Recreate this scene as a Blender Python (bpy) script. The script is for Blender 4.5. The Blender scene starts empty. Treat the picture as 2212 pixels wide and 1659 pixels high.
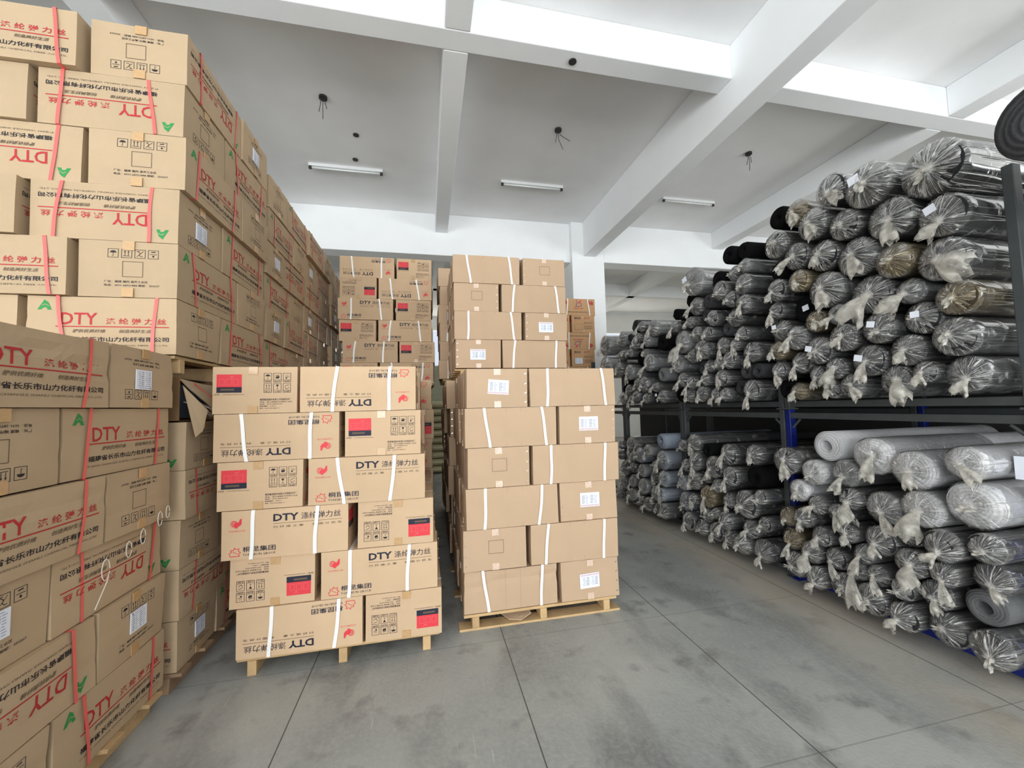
import bpy, bmesh, math, random
from mathutils import Vector, Matrix, Euler
import numpy as np

SC = bpy.context.scene
COL = SC.collection
R0 = random.Random(7)

# ---------------------------------------------------------------- camera, world, lights, exposure
FPX, W, H = 853.8353, 2212.0, 1659.0
PITCH, YAW, ROLL, CAMZ = 0.0579425, 0.2120239, -0.0240522, 1.5


def cam_basis():
    cy, sy, cp, sp = math.cos(YAW), math.sin(YAW), math.cos(PITCH), math.sin(PITCH)
    f = Vector((sy * cp, cy * cp, sp))
    rt = Vector((cy, -sy, 0))
    up = rt.cross(f)
    cr, sr = math.cos(ROLL), math.sin(ROLL)
    return rt * cr + up * sr, up * cr - rt * sr, f


RT, UP, FW = cam_basis()
cam = bpy.data.cameras.new('camera')
cam.sensor_width = 36.0
cam.lens = 36.0 * FPX / W
cam.clip_start, cam.clip_end = 0.05, 200
camo = bpy.data.objects.new('camera', cam)
COL.objects.link(camo)
camo.matrix_world = Matrix(((RT.x, UP.x, -FW.x, 0), (RT.y, UP.y, -FW.y, 0), (RT.z, UP.z, -FW.z, CAMZ), (0, 0, 0, 1)))
SC.camera = camo


def on_x(u, v, X):
    """measured photograph point -> the place (Y, Z) where its sight line meets the plane at X, and metres per pixel there"""
    d = RT * ((u - W / 2) / FPX) - UP * ((v - H / 2) / FPX) + FW
    t = X / d.x
    return d.y * t, CAMZ + d.z * t, t / FPX


world = bpy.data.worlds.new('world')
SC.world = world
world.use_nodes = True
bg = world.node_tree.nodes['Background']
bg.inputs[0].default_value = (0.80, 0.88, 1.0, 1)
bg.inputs[1].default_value = 1.0


def area(name, loc, rot, sx, sy, power, color):
    l = bpy.data.lights.new(name, 'AREA')
    l.shape = 'RECTANGLE'
    l.size, l.size_y = sx, sy
    l.energy, l.color = power, color
    o = bpy.data.objects.new(name, l)
    o.location, o.rotation_euler = loc, rot
    COL.objects.link(o)
    return o


BACK_Y, FAR_Y, LEFT_X, RIGHT_X, CEIL = -10.0, 17.0, -9.0, 12.0, 5.84
BACK_OPEN = [(-8.6, -3.4), (-2.6, 2.2), (3.6, 8.0)]
for (a, b), pw in zip(BACK_OPEN, (650, 650, 340)):
    area('daylight_back', ((a + b) / 2, BACK_Y + 0.02, 1.95), (math.radians(96), 0, 0), b - a, 3.4, pw, (0.95, 0.98, 1.0))
SIDE_FILL_OPEN = [(-8.4, -4.4), (-3.4, 0.6)]  # unseen side openings, added to give fill light from both sides
for a, b in SIDE_FILL_OPEN:
    area('side_fill_left', (LEFT_X + 0.02, (a + b) / 2, 2.1), (math.radians(90), 0, math.radians(-90)), b - a, 2.6, 190, (0.95, 0.98, 1.0))  # added fill lamp for surfaces that face left
    area('side_fill_right', (RIGHT_X - 0.02, (a + b) / 2, 2.1), (math.radians(90), 0, math.radians(90)), b - a, 2.6, 360, (0.96, 0.98, 1.0))  # added fill lamp for surfaces that face right
FAR_OPEN = [(-1.5, 2.0), (3.0, 4.7), (5.4, 10.6)]
for a, b in FAR_OPEN:
    area('daylight_far', ((a + b) / 2, FAR_Y + 0.24, 4.1), (math.radians(-90), 0, 0), b - a, 1.5, 60, (1.0, 0.93, 0.78))
SC.view_settings.view_transform = 'Standard'
SC.view_settings.look = 'None'
SC.view_settings.gamma = 1.0
SC.view_settings.use_curve_mapping = False
SC.view_settings.exposure = -0.13
SC.cycles.max_bounces = 8
SC.cycles.diffuse_bounces = 5
SC.cycles.glossy_bounces = 2
SC.cycles.transparent_max_bounces = 10
SC.cycles.transmission_bounces = 2
SC.cycles.caustics_reflective = False
SC.cycles.caustics_refractive = False


# ---------------------------------------------------------------- helpers
def lin(c):
    c = c / 255.0
    return c / 12.92 if c <= 0.04045 else ((c + 0.055) / 1.055) ** 2.4


def rgb(r, g, b):
    return (lin(r), lin(g), lin(b), 1)


def mat(name, col, rough=0.7, spec=0.3, noise=None, bump=None, metal=0.0, rnd=0.0):
    """noise=(scale, amount) mottles the colour; bump=(scale, strength); rnd varies the tone from object to object"""
    m = bpy.data.materials.new(name)
    m.use_nodes = True
    nt = m.node_tree
    p = nt.nodes['Principled BSDF']
    p.inputs['Base Color'].default_value = col
    p.inputs['Roughness'].default_value = rough
    p.inputs['Specular IOR Level'].default_value = spec
    p.inputs['Metallic'].default_value = metal
    tc = nt.nodes.new('ShaderNodeTexCoord')
    if noise or rnd:
        hsv = nt.nodes.new('ShaderNodeHueSaturation')
        hsv.inputs['Color'].default_value = col
        add = nt.nodes.new('ShaderNodeMath'); add.operation = 'ADD'
        add.inputs[0].default_value = 1.0; add.inputs[1].default_value = 0.0
        if noise:
            n = nt.nodes.new('ShaderNodeTexNoise')
            n.inputs['Scale'].default_value = noise[0]
            n.inputs['Detail'].default_value = 4
            nt.links.new(tc.outputs['Object'], n.inputs['Vector'])
            mr = nt.nodes.new('ShaderNodeMapRange')
            mr.inputs[1].default_value, mr.inputs[2].default_value = 0.3, 0.7
            mr.inputs[3].default_value, mr.inputs[4].default_value = 1 - noise[1], 1 + noise[1]
            nt.links.new(n.outputs['Fac'], mr.inputs[0])
            nt.links.new(mr.outputs[0], add.inputs[0])
        if rnd:
            oi = nt.nodes.new('ShaderNodeObjectInfo')
            mr2 = nt.nodes.new('ShaderNodeMapRange')
            mr2.inputs[3].default_value, mr2.inputs[4].default_value = -rnd, rnd
            nt.links.new(oi.outputs['Random'], mr2.inputs[0])
            nt.links.new(mr2.outputs[0], add.inputs[1])
        nt.links.new(add.outputs[0], hsv.inputs['Value'])
        nt.links.new(hsv.outputs[0], p.inputs['Base Color'])
    if bump:
        n2 = nt.nodes.new('ShaderNodeTexNoise')
        n2.inputs['Scale'].default_value = bump[0]
        nt.links.new(tc.outputs['Object'], n2.inputs['Vector'])
        bn = nt.nodes.new('ShaderNodeBump')
        bn.inputs['Strength'].default_value = bump[1]
        bn.inputs['Distance'].default_value = 0.01
        nt.links.new(n2.outputs['Fac'], bn.inputs['Height'])
        nt.links.new(bn.outputs[0], p.inputs['Normal'])
    return m


class MB:
    """collects vertices and faces (with a material slot) for one mesh object"""

    def __init__(s):
        s.v, s.f, s.m, s.uv = [], [], [], None

    def add(s, vs, fs, mi=0):
        k = len(s.v)
        s.v += [tuple(p) for p in vs]
        for f in fs:
            s.f.append(tuple(i + k for i in f)); s.m.append(mi)

    def box(s, x0, y0, z0, x1, y1, z1, mi=0):
        vs = [(x, y, z) for z in (z0, z1) for y in (y0, y1) for x in (x0, x1)]
        s.add(vs, [(0, 2, 3, 1), (4, 5, 7, 6), (0, 1, 5, 4), (2, 6, 7, 3), (0, 4, 6, 2), (1, 3, 7, 5)], mi)

    def tube(s, pts, r, n=8, mi=0, flat=1.0):
        pts = [Vector(p) for p in pts]
        rings = []
        for i, p in enumerate(pts):
            d = (pts[min(i + 1, len(pts) - 1)] - pts[max(i - 1, 0)]).normalized()
            a = Vector((0, 0, 1)) if abs(d.z) < 0.9 else Vector((1, 0, 0))
            u = d.cross(a).normalized(); w = u.cross(d)
            rr = r[i] if isinstance(r, (list, tuple)) else r
            rings.append([p + u * math.cos(2 * math.pi * k / n) * rr + w * math.sin(2 * math.pi * k / n) * rr * flat for k in range(n)])
        vs = [q for ring in rings for q in ring]
        fs = []
        for i in range(len(pts) - 1):
            for k in range(n):
                fs.append((i * n + k, i * n + (k + 1) % n, (i + 1) * n + (k + 1) % n, (i + 1) * n + k))
        fs.append(tuple(range(n - 1, -1, -1)))
        fs.append(tuple((len(pts) - 1) * n + k for k in range(n)))
        s.add(vs, fs, mi)

    def mesh(s, name, mats, smooth=False):
        me = bpy.data.meshes.new(name)
        me.from_pydata(s.v, [], s.f)
        for m in (mats if isinstance(mats, (list, tuple)) else [mats]):
            me.materials.append(m)
        me.polygons.foreach_set('material_index', s.m)
        if smooth:
            me.polygons.foreach_set('use_smooth', [True] * len(s.f))
        if s.uv:
            ul = me.uv_layers.new(name='UVMap')
            for lp in me.loops:
                ul.data[lp.index].uv = s.uv[lp.vertex_index]
        me.update()
        return me

    def build(s, name, mats, parent=None, smooth=False, bevel=0):
        o = link(name, s.mesh(name, mats, smooth), parent)
        if bevel:
            b = o.modifiers.new('bevel', 'BEVEL'); b.width = bevel; b.segments = 2; b.limit_method = 'ANGLE'
        return o


def link(name, data, parent=None):
    o = bpy.data.objects.new(name, data)
    COL.objects.link(o)
    if parent:
        o.parent = parent
    return o


def tag(o, label=None, cat=None, group=None, kind=None):
    if label: o['label'] = label
    if cat: o['category'] = cat
    if group: o['group'] = group
    if kind: o['kind'] = kind
    return o


def struct(name, mb, m, bevel=0):
    return tag(mb.build(name, m, bevel=bevel), kind='structure')


def copy_tree(o, parent=None):
    c = o.copy()
    COL.objects.link(c)
    c.parent = parent
    for ch in o.children:
        copy_tree(ch, c)
    return c


ORD = ['', 'first', 'second', 'third', 'fourth', 'fifth', 'sixth', 'seventh', 'eighth', 'ninth', 'tenth', 'eleventh', 'twelfth', 'thirteenth', 'fourteenth', 'fifteenth', 'sixteenth', 'seventeenth', 'eighteenth']

# ---------------------------------------------------------------- materials
M_white = mat('white_paint', rgb(245, 247, 248), 0.8, 0.2, noise=(1.6, 0.02), bump=(3, 0.15))
M_ceil = mat('ceiling_paint', rgb(246, 246, 246), 0.85, 0.2, noise=(0.9, 0.05), bump=(2, 0.2))
M_wall = mat('wall_paint', rgb(228, 228, 224), 0.85, 0.2, noise=(1.2, 0.04))
M_gapshade = mat('gap_shade_coat', rgb(48, 48, 46), 0.9, 0.2, noise=(1.2, 0.1))  # near-black coat of the added wall, stands in for shade between the rolls
M_shanli = mat('kraft_board_yellow', rgb(180, 157, 127), 0.75, 0.25, noise=(5, 0.035), bump=(260, 0.05), rnd=0.05)
M_tongkun = mat('kraft_board_sand', rgb(198, 170, 138), 0.75, 0.25, noise=(5, 0.03), bump=(260, 0.05), rnd=0.04)
M_plain = mat('kraft_board_pink', rgb(188, 161, 133), 0.75, 0.25, noise=(5, 0.025), bump=(260, 0.05), rnd=0.03)
M_jin = mat('kraft_board_brown', rgb(190, 150, 110), 0.75, 0.25, noise=(5, 0.03), rnd=0.03)
M_red = mat('red_ink', rgb(176, 44, 48), 0.6)
M_redlabel = mat('red_label_ink', rgb(214, 62, 70), 0.55)
M_pinkline = mat('pale_red_ink', rgb(222, 104, 108), 0.55)
M_black = mat('black_ink', rgb(38, 34, 40), 0.6)
M_grey = mat('grey_ink', rgb(98, 82, 66), 0.6)
M_green = mat('green_ink', rgb(46, 138, 72), 0.6)
M_navy = mat('navy_ink', rgb(34, 36, 52), 0.6)
M_purple = mat('purple_ink', rgb(92, 60, 120), 0.6)
M_crease = mat('board_crease', rgb(168, 132, 92), 0.8)
M_tape = mat('packing_tape', rgb(188, 152, 108), 0.18, 0.6, noise=(60, 0.06))
M_cleartape = mat('clear_packing_tape', rgb(216, 190, 168), 0.15, 0.7, noise=(90, 0.08), bump=(80, 0.4))
M_redstrap = mat('red_plastic_strap', rgb(226, 98, 92), 0.35, 0.5)
M_whitestrap = mat('white_plastic_strap', rgb(238, 238, 236), 0.35, 0.5)
M_paper = mat('label_paper', rgb(226, 230, 240), 0.6, 0.3)
M_paperprint = mat('label_print', rgb(150, 158, 184), 0.6)
M_paperdark = mat('label_print_dark', rgb(90, 96, 118), 0.6)
M_slash = mat('label_slash_red', rgb(176, 60, 92), 0.6)
M_staple = mat('steel_staple', rgb(214, 210, 196), 0.25, 0.5, metal=1.0)
M_wood = mat('pallet_wood', rgb(190, 160, 118), 0.8, 0.2, noise=(9, 0.12), bump=(60, 0.3), rnd=0.12)
M_wooddark = mat('pallet_wood_weathered', rgb(150, 124, 98), 0.85, 0.2, noise=(9, 0.15), bump=(60, 0.3), rnd=0.12)
M_chalk = mat('chalk', rgb(212, 206, 196), 0.9)
M_blue = mat('blue_rack_paint', rgb(8, 26, 98), 0.4, 0.5, noise=(14, 0.1))
M_rack = mat('grey_rack_paint', rgb(58, 62, 63), 0.5, 0.5, noise=(12, 0.12))
M_fix = mat('fixture_enamel', rgb(226, 228, 228), 0.4, 0.5)
M_tubeglass = mat('fluorescent_tube_glass', rgb(236, 238, 236), 0.25, 0.5)
M_darkmetal = mat('dark_metal', rgb(46, 44, 44), 0.5, 0.5)
M_wire = mat('wire_insulation', rgb(70, 70, 70), 0.6)
M_glass = mat('window_frame_paint', rgb(225, 225, 220), 0.5)
M_sack = mat('woven_sack', rgb(196, 190, 158), 0.8, 0.2, noise=(6, 0.12), bump=(150, 0.3), rnd=0.1)
M_yarn = mat('blue_grey_liner', rgb(62, 72, 84), 0.6)
M_torn = mat('torn_white_paper', rgb(206, 196, 180), 0.8)
M_inside = mat('carton_inside', rgb(120, 92, 62), 0.85)


def floor_mat():
    m = bpy.data.materials.new('concrete_floor')
    m.use_nodes = True
    nt = m.node_tree
    N, Lk = nt.nodes, nt.links
    p = N['Principled BSDF']
    geo = N.new('ShaderNodeNewGeometry')
    sep = N.new('ShaderNodeSeparateXYZ'); Lk.new(geo.outputs['Position'], sep.inputs[0])

    def math_(op, a, b=None, c=None):
        n = N.new('ShaderNodeMath'); n.operation = op
        for i, x in enumerate((a, b, c)):
            if x is None: continue
            if isinstance(x, (int, float)): n.inputs[i].default_value = x
            else: Lk.new(x, n.inputs[i])
        return n.outputs[0]

    def noise(scale, detail=5, sx=1, sy=1, dist=0.0):
        mp = N.new('ShaderNodeMapping'); mp.inputs['Scale'].default_value = (sx, sy, 1)
        Lk.new(geo.outputs['Position'], mp.inputs[0])
        n = N.new('ShaderNodeTexNoise'); n.inputs['Scale'].default_value = scale; n.inputs['Detail'].default_value = detail
        n.inputs['Distortion'].default_value = dist
        Lk.new(mp.outputs[0], n.inputs['Vector'])
        return n.outputs['Fac']

    def rng(x, a, b, c, d):
        n = N.new('ShaderNodeMapRange'); Lk.new(x, n.inputs[0])
        for i, q in enumerate((a, b, c, d)): n.inputs[i + 1].default_value = q
        return n.outputs[0]

    def mixc(fac, a, b):
        n = N.new('ShaderNodeMix'); n.data_type = 'RGBA'
        Lk.new(fac, n.inputs[0])
        for i, q in ((6, a), (7, b)):
            if isinstance(q, tuple): n.inputs[i].default_value = q
            else: Lk.new(q, n.inputs[i])
        return n.outputs[2]

    base = mixc(rng(noise(1.1, 8), 0.35, 0.65, 0, 1), rgb(142, 145, 143), rgb(170, 172, 167))
    base = mixc(rng(noise(2.4, 7, 1, 0.4), 0.5, 0.68, 0, 0.85), base, rgb(112, 113, 112))
    base = mixc(rng(noise(4.5, 5), 0.56, 0.7, 0, 0.7), base, rgb(106, 106, 105))
    base = mixc(rng(noise(40, 3), 0.4, 0.7, 0, 0.25), base, rgb(180, 181, 177))
    # worn pale strip at the foot of the racks
    band = math_('MULTIPLY', rng(sep.outputs[0], 2.25, 2.6, 0, 1), rng(sep.outputs[0], 2.9, 3.3, 1, 0.6))
    band = math_('MULTIPLY', band, rng(noise(2.0), 0.3, 0.6, 0.2, 0.75))
    base = mixc(band, base, rgb(180, 170, 154))
    # pale scuffs dragged along the aisle
    sc = rng(noise(7, 2, 9, 0.5, 0.3), 0.72, 0.76, 0, 0.6)
    base = mixc(sc, base, rgb(186, 184, 180))
    # saw-cut joints, 1.145 m apart across the aisle and every 1.16 m along it
    jx = math_('PINGPONG', math_('ADD', sep.outputs[0], 8.0 + 0.69 - 1.145 * 0.0 - 0.0), 0.5725)
    lx = math_('LESS_THAN', math_('ABSOLUTE', jx), 0.0032)
    jy = math_('PINGPONG', math_('ADD', sep.outputs[1], 1.145 * 10 - 1.464), 0.5725)
    ly = math_('MULTIPLY', math_('LESS_THAN', math_('ABSOLUTE', jy), 0.003), 0.4)
    joint = math_('MAXIMUM', lx, ly)
    base = mixc(joint, base, rgb(84, 84, 83))
    Lk.new(base, p.inputs['Base Color'])
    p.inputs['Specular IOR Level'].default_value = 0.35
    Lk.new(rng(noise(5), 0.3, 0.7, 0.42, 0.62), p.inputs['Roughness'])
    b = N.new('ShaderNodeBump'); b.inputs['Strength'].default_value = 0.25; b.inputs['Distance'].default_value = 0.004
    Lk.new(noise(60, 4), b.inputs['Height']); Lk.new(b.outputs[0], p.inputs['Normal'])
    return m


# ---------------------------------------------------------------- the building
CROSS_Z, MAIN_Z = 5.41, 5.02
PIL_Y = 8.6


def building():
    b = MB(); b.box(LEFT_X, BACK_Y, -0.2, RIGHT_X, FAR_Y, 0); struct('floor', b, floor_mat())
    b = MB(); b.box(LEFT_X, BACK_Y, CEIL, RIGHT_X, FAR_Y, CEIL + 0.2); struct('ceiling', b, M_ceil)
    for nm, x0, x1 in (('wall_left', LEFT_X - 0.2, LEFT_X), ('wall_right', RIGHT_X, RIGHT_X + 0.2)):
        b = MB()
        b.box(x0, BACK_Y, 0, x1, FAR_Y, 0.8); b.box(x0, BACK_Y, 3.4, x1, FAR_Y, CEIL)
        ys = [BACK_Y] + [q for o in SIDE_FILL_OPEN for q in o] + [FAR_Y]
        for i in range(0, len(ys), 2): b.box(x0, ys[i], 0.8, x1, ys[i + 1], 3.4)
        struct(nm, b, M_wall)
    b = MB(); b.box(4.95, -3.0, 0, 5.07, PIL_Y, 2.75); struct('added_dark_wall', b, M_gapshade)  # added backing, not part of the hall; keeps gaps between the rolls dark
    for nm, y0, y1, opens, z0, z1 in (('wall_back', BACK_Y - 0.25, BACK_Y - 0.01, BACK_OPEN, 0.2, 3.7), ('wall_far', FAR_Y + 0.01, FAR_Y + 0.25, FAR_OPEN, 3.3, 4.9)):
        b = MB()
        b.box(LEFT_X, y0, 0, RIGHT_X, y1, z0); b.box(LEFT_X, y0, z1, RIGHT_X, y1, CEIL)
        xs = [LEFT_X] + [q for o in opens for q in o] + [RIGHT_X]
        for i in range(0, len(xs), 2):
            b.box(xs[i], y0, z0, xs[i + 1], y1, z1)
        struct(nm, b, M_wall)
    k = 0
    for opens, y, z0, z1, n in ((BACK_OPEN, BACK_Y - 0.14, 0.2, 3.7, 4), (FAR_OPEN, FAR_Y + 0.12, 3.3, 4.9, 4)):
        for a, c in opens:
            k += 1
            b = MB(); t = 0.05
            b.box(a, y - t, z0, c, y + t, z0 + t); b.box(a, y - t, z1 - t, c, y + t, z1)
            for i in range(n + 1):
                x = a + (c - a) * i / n
                b.box(max(a, x - t / 2), y - t, z0 + t, min(c, x + t / 2), y + t, z1 - t)
            struct('window_%d' % k, b, M_glass)
    for xw in (LEFT_X - 0.1, RIGHT_X + 0.1):  # frames for the added side openings, out of view
        for a, c in SIDE_FILL_OPEN:
            k += 1
            b = MB(); t = 0.05
            b.box(xw - t, a, 0.8, xw + t, c, 0.85); b.box(xw - t, a, 3.35, xw + t, c, 3.4)
            for i in range(5):
                y = a + (c - a) * i / 4
                b.box(xw - t, max(a, y - t / 2), 0.85, xw + t, min(c, y + t / 2), 3.35)
            struct('window_%d' % k, b, M_glass)
    b = MB()
    for i in range(33): b.box(-0.9, FAR_Y - 0.05 - 0.02 * (i % 2), i * 0.1, 1.6, FAR_Y, i * 0.1 + 0.1)
    struct('door_1', b, mat('roller_shutter_paint', rgb(150, 150, 128), 0.5))
    # ceiling beams
    def beam(x0, y0, z0, x1, y1, z1=CEIL):
        b = MB(); b.box(x0, y0, z0, x1, y1, z1); return struct('ceiling_beam', b, M_white, bevel=0.012)
    beam(3.66, BACK_Y, MAIN_Z, 3.96, PIL_Y)
    beam(3.66, 9.1, MAIN_Z, 3.96, FAR_Y)
    for x0, x1 in ((-3.31, -2.98), (0.215, 0.485), (7.17, 7.47)):
        beam(x0, BACK_Y, CROSS_Z, x1, 3.89); beam(x0, 4.14, CROSS_Z, x1, PIL_Y + 0.12); beam(x0, 9.12, CROSS_Z, x1, FAR_Y)
    for y0 in (3.89, 12.9):
        beam(LEFT_X, y0, CROSS_Z, 3.66, y0 + 0.25); beam(3.96, y0, CROSS_Z, RIGHT_X, y0 + 0.25)
    beam(LEFT_X, PIL_Y + 0.12, 4.9, 3.37, 9.1)
    beam(4.18, PIL_Y, 4.9, RIGHT_X, 9.0)
    b = MB(); b.box(3.37, PIL_Y, 0, 4.18, 9.3, CEIL); struct('pillar', b, M_white, bevel=0.01)
    # cables and fittings on the ceiling slab
    for i, (xc, y, w) in enumerate(((-1.36, 7.25, 1.24), (2.05, 7.2, 1.24), (5.52, 7.23, 1.24))):
        t = link('fluorescent_batten', None); t.location = (xc, y, CEIL)
        tag(t, ['unlit white tube light, leftmost of three under the ceiling', 'unlit white tube light, middle one of three under the ceiling', 'unlit white tube light beyond the deep beam, rightmost of three'][i], 'light fixture', 'tube lights on the ceiling')
        b = MB(); b.box(-w / 2, -0.03, -0.05, w / 2, 0.03, 0); b.build('housing', M_fix, t, bevel=0.004)
        b = MB(); b.tube([(-w / 2 + 0.05, 0, -0.072), (w / 2 - 0.05, 0, -0.072)], 0.014, 10); b.build('tube', M_tubeglass, t, True)
        for s in (-1, 1):
            b = MB(); b.box(s * (w / 2 - 0.025) - 0.022, -0.018, -0.095, s * (w / 2 - 0.025) + 0.022, 0.018, -0.05); b.build('lamp_holder', M_darkmetal, t)
    for i, (x, y) in enumerate(((-1.36, 5.63), (2.06, 5.67), (5.55, 5.64))):
        t = link('ceiling_wire', None); t.location = (x, y, CEIL)
        tag(t, 'loose dark wire hanging from a ceiling box, ' + ['above the left cartons', 'between the middle and deep beams', 'above the fabric rolls'][i], 'wire', 'loose wires on the ceiling')
        b = MB(); b.tube([(0, 0, 0), (0, 0, -0.03)], 0.055, 12); b.build('junction_box', M_darkmetal, t)
        b = MB()
        for s in (0, 1, 2):
            ln = (0.2, 0.3, 0.15)[s]
            b.tube([(0.02 * s - 0.02, 0, -0.02), (0.03 * s - 0.03, -0.01, -0.02 - ln * 0.5), (0.05 * (s - 1) + (0.07 if i == 1 else 0) * s, 0.0, -0.02 - ln)], 0.005, 5)
        b.build('wire_end', M_wire, t)
    for x, y, z, lb in ((-1.05, 6.35, CEIL, 'small dark hole cover on the ceiling above left tube light'), (1.66, 4.02, CROSS_Z, 'small round cap under the bright cross beam'), (-1.17, 7.0, CEIL, 'dark stub on the ceiling over the left tube light')):
        b = MB(); b.tube([(0, 0, 0), (0, 0, -0.012)], 0.045, 12)
        o = b.build('ceiling_fitting', M_darkmetal); o.location = (x, y, z); tag(o, lb, 'fitting')


building()

# ---------------------------------------------------------------- printed matter: 2-D shapes
_TX = {}


def text2d(s, bold=0.0, shear=0.0, res=2):
    """outline of a line of lettering as flat faces, in its own box"""
    key = (s, bold, shear, res)
    if key in _TX: return _TX[key]
    c = bpy.data.curves.new('lettering', 'FONT')
    c.body = s; c.size = 1.0; c.resolution_u = res; c.offset = bold; c.shear = shear; c.fill_mode = 'FRONT'
    o = bpy.data.objects.new('lettering', c)
    COL.objects.link(o)
    bpy.context.view_layer.update()
    dg = bpy.context.evaluated_depsgraph_get()
    me = o.evaluated_get(dg).to_mesh()
    vs = np.array([v.co[:2] for v in me.vertices], float).reshape(-1, 2)
    fs = [tuple(p.vertices) for p in me.polygons]
    bpy.data.objects.remove(o); bpy.data.curves.remove(c)
    lo, hi = vs.min(0), vs.max(0)
    vs = (vs - lo) / (hi - lo)
    _TX[key] = (vs, fs)
    return _TX[key]


class Art:
    """flat artwork in unit face coordinates: list of (verts, faces, ink)"""

    def __init__(s): s.items = []

    def text(s, t, x0, y0, x1, y1, ink, bold=0.0, shear=0.0, res=2):
        v, f = text2d(t, bold, shear, res)
        s.items.append((v * (x1 - x0, y1 - y0) + (x0, y0), f, ink))

    def poly(s, pts, ink): s.items.append((np.array(pts, float), [tuple(range(len(pts)))], ink))

    def rect(s, x0, y0, x1, y1, ink): s.poly([(x0, y0), (x1, y0), (x1, y1), (x0, y1)], ink)

    def rects(s, x0, y0, x1, y1, n, ink):
        for i in range(n):
            s.rect(x0 + (x1 - x0) * i / n, y0, x0 + (x1 - x0) * (i + 1) / n, y1, ink)

    def frame(s, x0, y0, x1, y1, tx, ty, ink):
        s.rect(x0, y0, x1, y0 + ty, ink); s.rect(x0, y1 - ty, x1, y1, ink)
        s.rect(x0, y0 + ty, x0 + tx, y1 - ty, ink); s.rect(x1 - tx, y0 + ty, x1, y1 - ty, ink)

    def stroke(s, pts, w, ink, asp=1.0, closed=False):
        """thick line; asp = face width / face height keeps the thickness even"""
        P = [Vector((x * asp, y)) for x, y in pts]
        n = len(P)
        for i in range(n if closed else n - 1):
            a, b = P[i], P[(i + 1) % n]
            d = (b - a).normalized(); q = Vector((-d.y, d.x)) * w / 2; a = a - d * w * 0.3; b = b + d * w * 0.3
            s.poly([((p.x) / asp, p.y) for p in (a - q, b - q, b + q, a + q)], ink)

    def part(s, fn, x0, y0, x1, y1):
        """place a sub-artwork drawn in the unit square"""
        sub = Art(); fn(sub)
        for v, f, k in sub.items:
            s.items.append((v * (x1 - x0, y1 - y0) + (x0, y0), f, k))


def arc(cx, cy, rx, ry, a0, a1, n):
    return [(cx + rx * math.cos(math.radians(a0 + (a1 - a0) * i / n)), cy + ry * math.sin(math.radians(a0 + (a1 - a0) * i / n))) for i in range(n + 1)]


def ic_umbrella(a):
    a.poly(arc(0.5, 0.55, 0.3, 0.25, 0, 180, 10), 'black'); a.rect(0.48, 0.2, 0.52, 0.56, 'black'); a.rect(0.38, 0.18, 0.52, 0.22, 'black')


def ic_up(a):
    for x in (0.34, 0.66):
        a.rect(x - 0.025, 0.28, x + 0.025, 0.7, 'black'); a.poly([(x - 0.09, 0.66), (x + 0.09, 0.66), (x, 0.84)], 'black')
    a.rect(0.18, 0.2, 0.82, 0.25, 'black')


def ic_glass(a):
    a.poly([(0.5, 0.45), (0.7, 0.82), (0.3, 0.82)], 'black'); a.rect(0.48, 0.22, 0.52, 0.5, 'black'); a.rect(0.36, 0.18, 0.64, 0.23, 'black')


def ic_hook(a):
    a.stroke([(0.2, 0.2), (0.8, 0.82)], 0.04, 'black'); a.stroke([(0.75, 0.25), (0.6, 0.2), (0.42, 0.35), (0.5, 0.6), (0.3, 0.75)], 0.05, 'black'); a.stroke([(0.2, 0.8), (0.45, 0.82)], 0.05, 'black')


def ic_clamp(a):
    a.poly([(0.3, 0.72), (0.72, 0.76), (0.7, 0.86), (0.3, 0.82)], 'black'); a.rect(0.15, 0.5, 0.85, 0.55, 'black'); a.poly([(0.42, 0.2), (0.58, 0.2), (0.58, 0.4), (0.42, 0.4)], 'black')


def ic_sun(a):
    a.poly(arc(0.42, 0.28, 0.12, 0.12, 0, 360, 8)[:-1], 'black')
    for d in (20, 45, 70, 100): a.stroke([(0.45 + 0.2 * math.cos(math.radians(d)), 0.3 + 0.2 * math.sin(math.radians(d))), (0.45 + 0.45 * math.cos(math.radians(d)), 0.3 + 0.5 * math.sin(math.radians(d)))], 0.03, 'grey')
    a.stroke(arc(0.42, 0.3, 0.25, 0.22, 20, 120, 4), 0.035, 'black')


def ic_hand(a):
    a.poly([(0.3, 0.2), (0.68, 0.24), (0.78, 0.5), (0.6, 0.55), (0.3, 0.4)], 'black')
    for y in (0.52, 0.62, 0.72): a.stroke([(0.28, y - 0.08), (0.7, y)], 0.05, 'black')


def ic_roll(a):
    a.stroke(arc(0.5, 0.42, 0.22, 0.2, 150, 380, 7), 0.05, 'black'); a.stroke([(0.25, 0.62), (0.75, 0.78)], 0.06, 'black'); a.stroke([(0.36, 0.2), (0.62, 0.24)], 0.06, 'black')


def icon(a, fn, x0, y0, x1, y1, caption=None, tx=0.005, ty=0.007):
    a.frame(x0, y0, x1, y1, tx, ty, 'black')
    if caption:
        h = (y1 - y0) * 0.24
        a.rect(x0, y0 + h, x1, y0 + h + ty * 0.8, 'black')
        a.text(caption, x0 + (x1 - x0) * 0.16, y0 + h * 0.2, x1 - (x1 - x0) * 0.16, y0 + h * 0.85, 'black', 0.005, res=1)
        a.part(fn, x0, y0 + h, x1, y1)
    else:
        a.part(fn, x0, y0, x1, y1)


def mountain(a):
    a.poly([(0.0, 0.06), (0.5, 0.98), (0.8, 0.72), (1.0, 0.06), (0.72, 0.06), (0.66, 0.28), (0.42, 0.26), (0.28, 0.06)], 'green')
    a.stroke([(0.36, 0.44), (0.56, 0.58), (0.84, 0.4)], 0.045, 'kraft')


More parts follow.
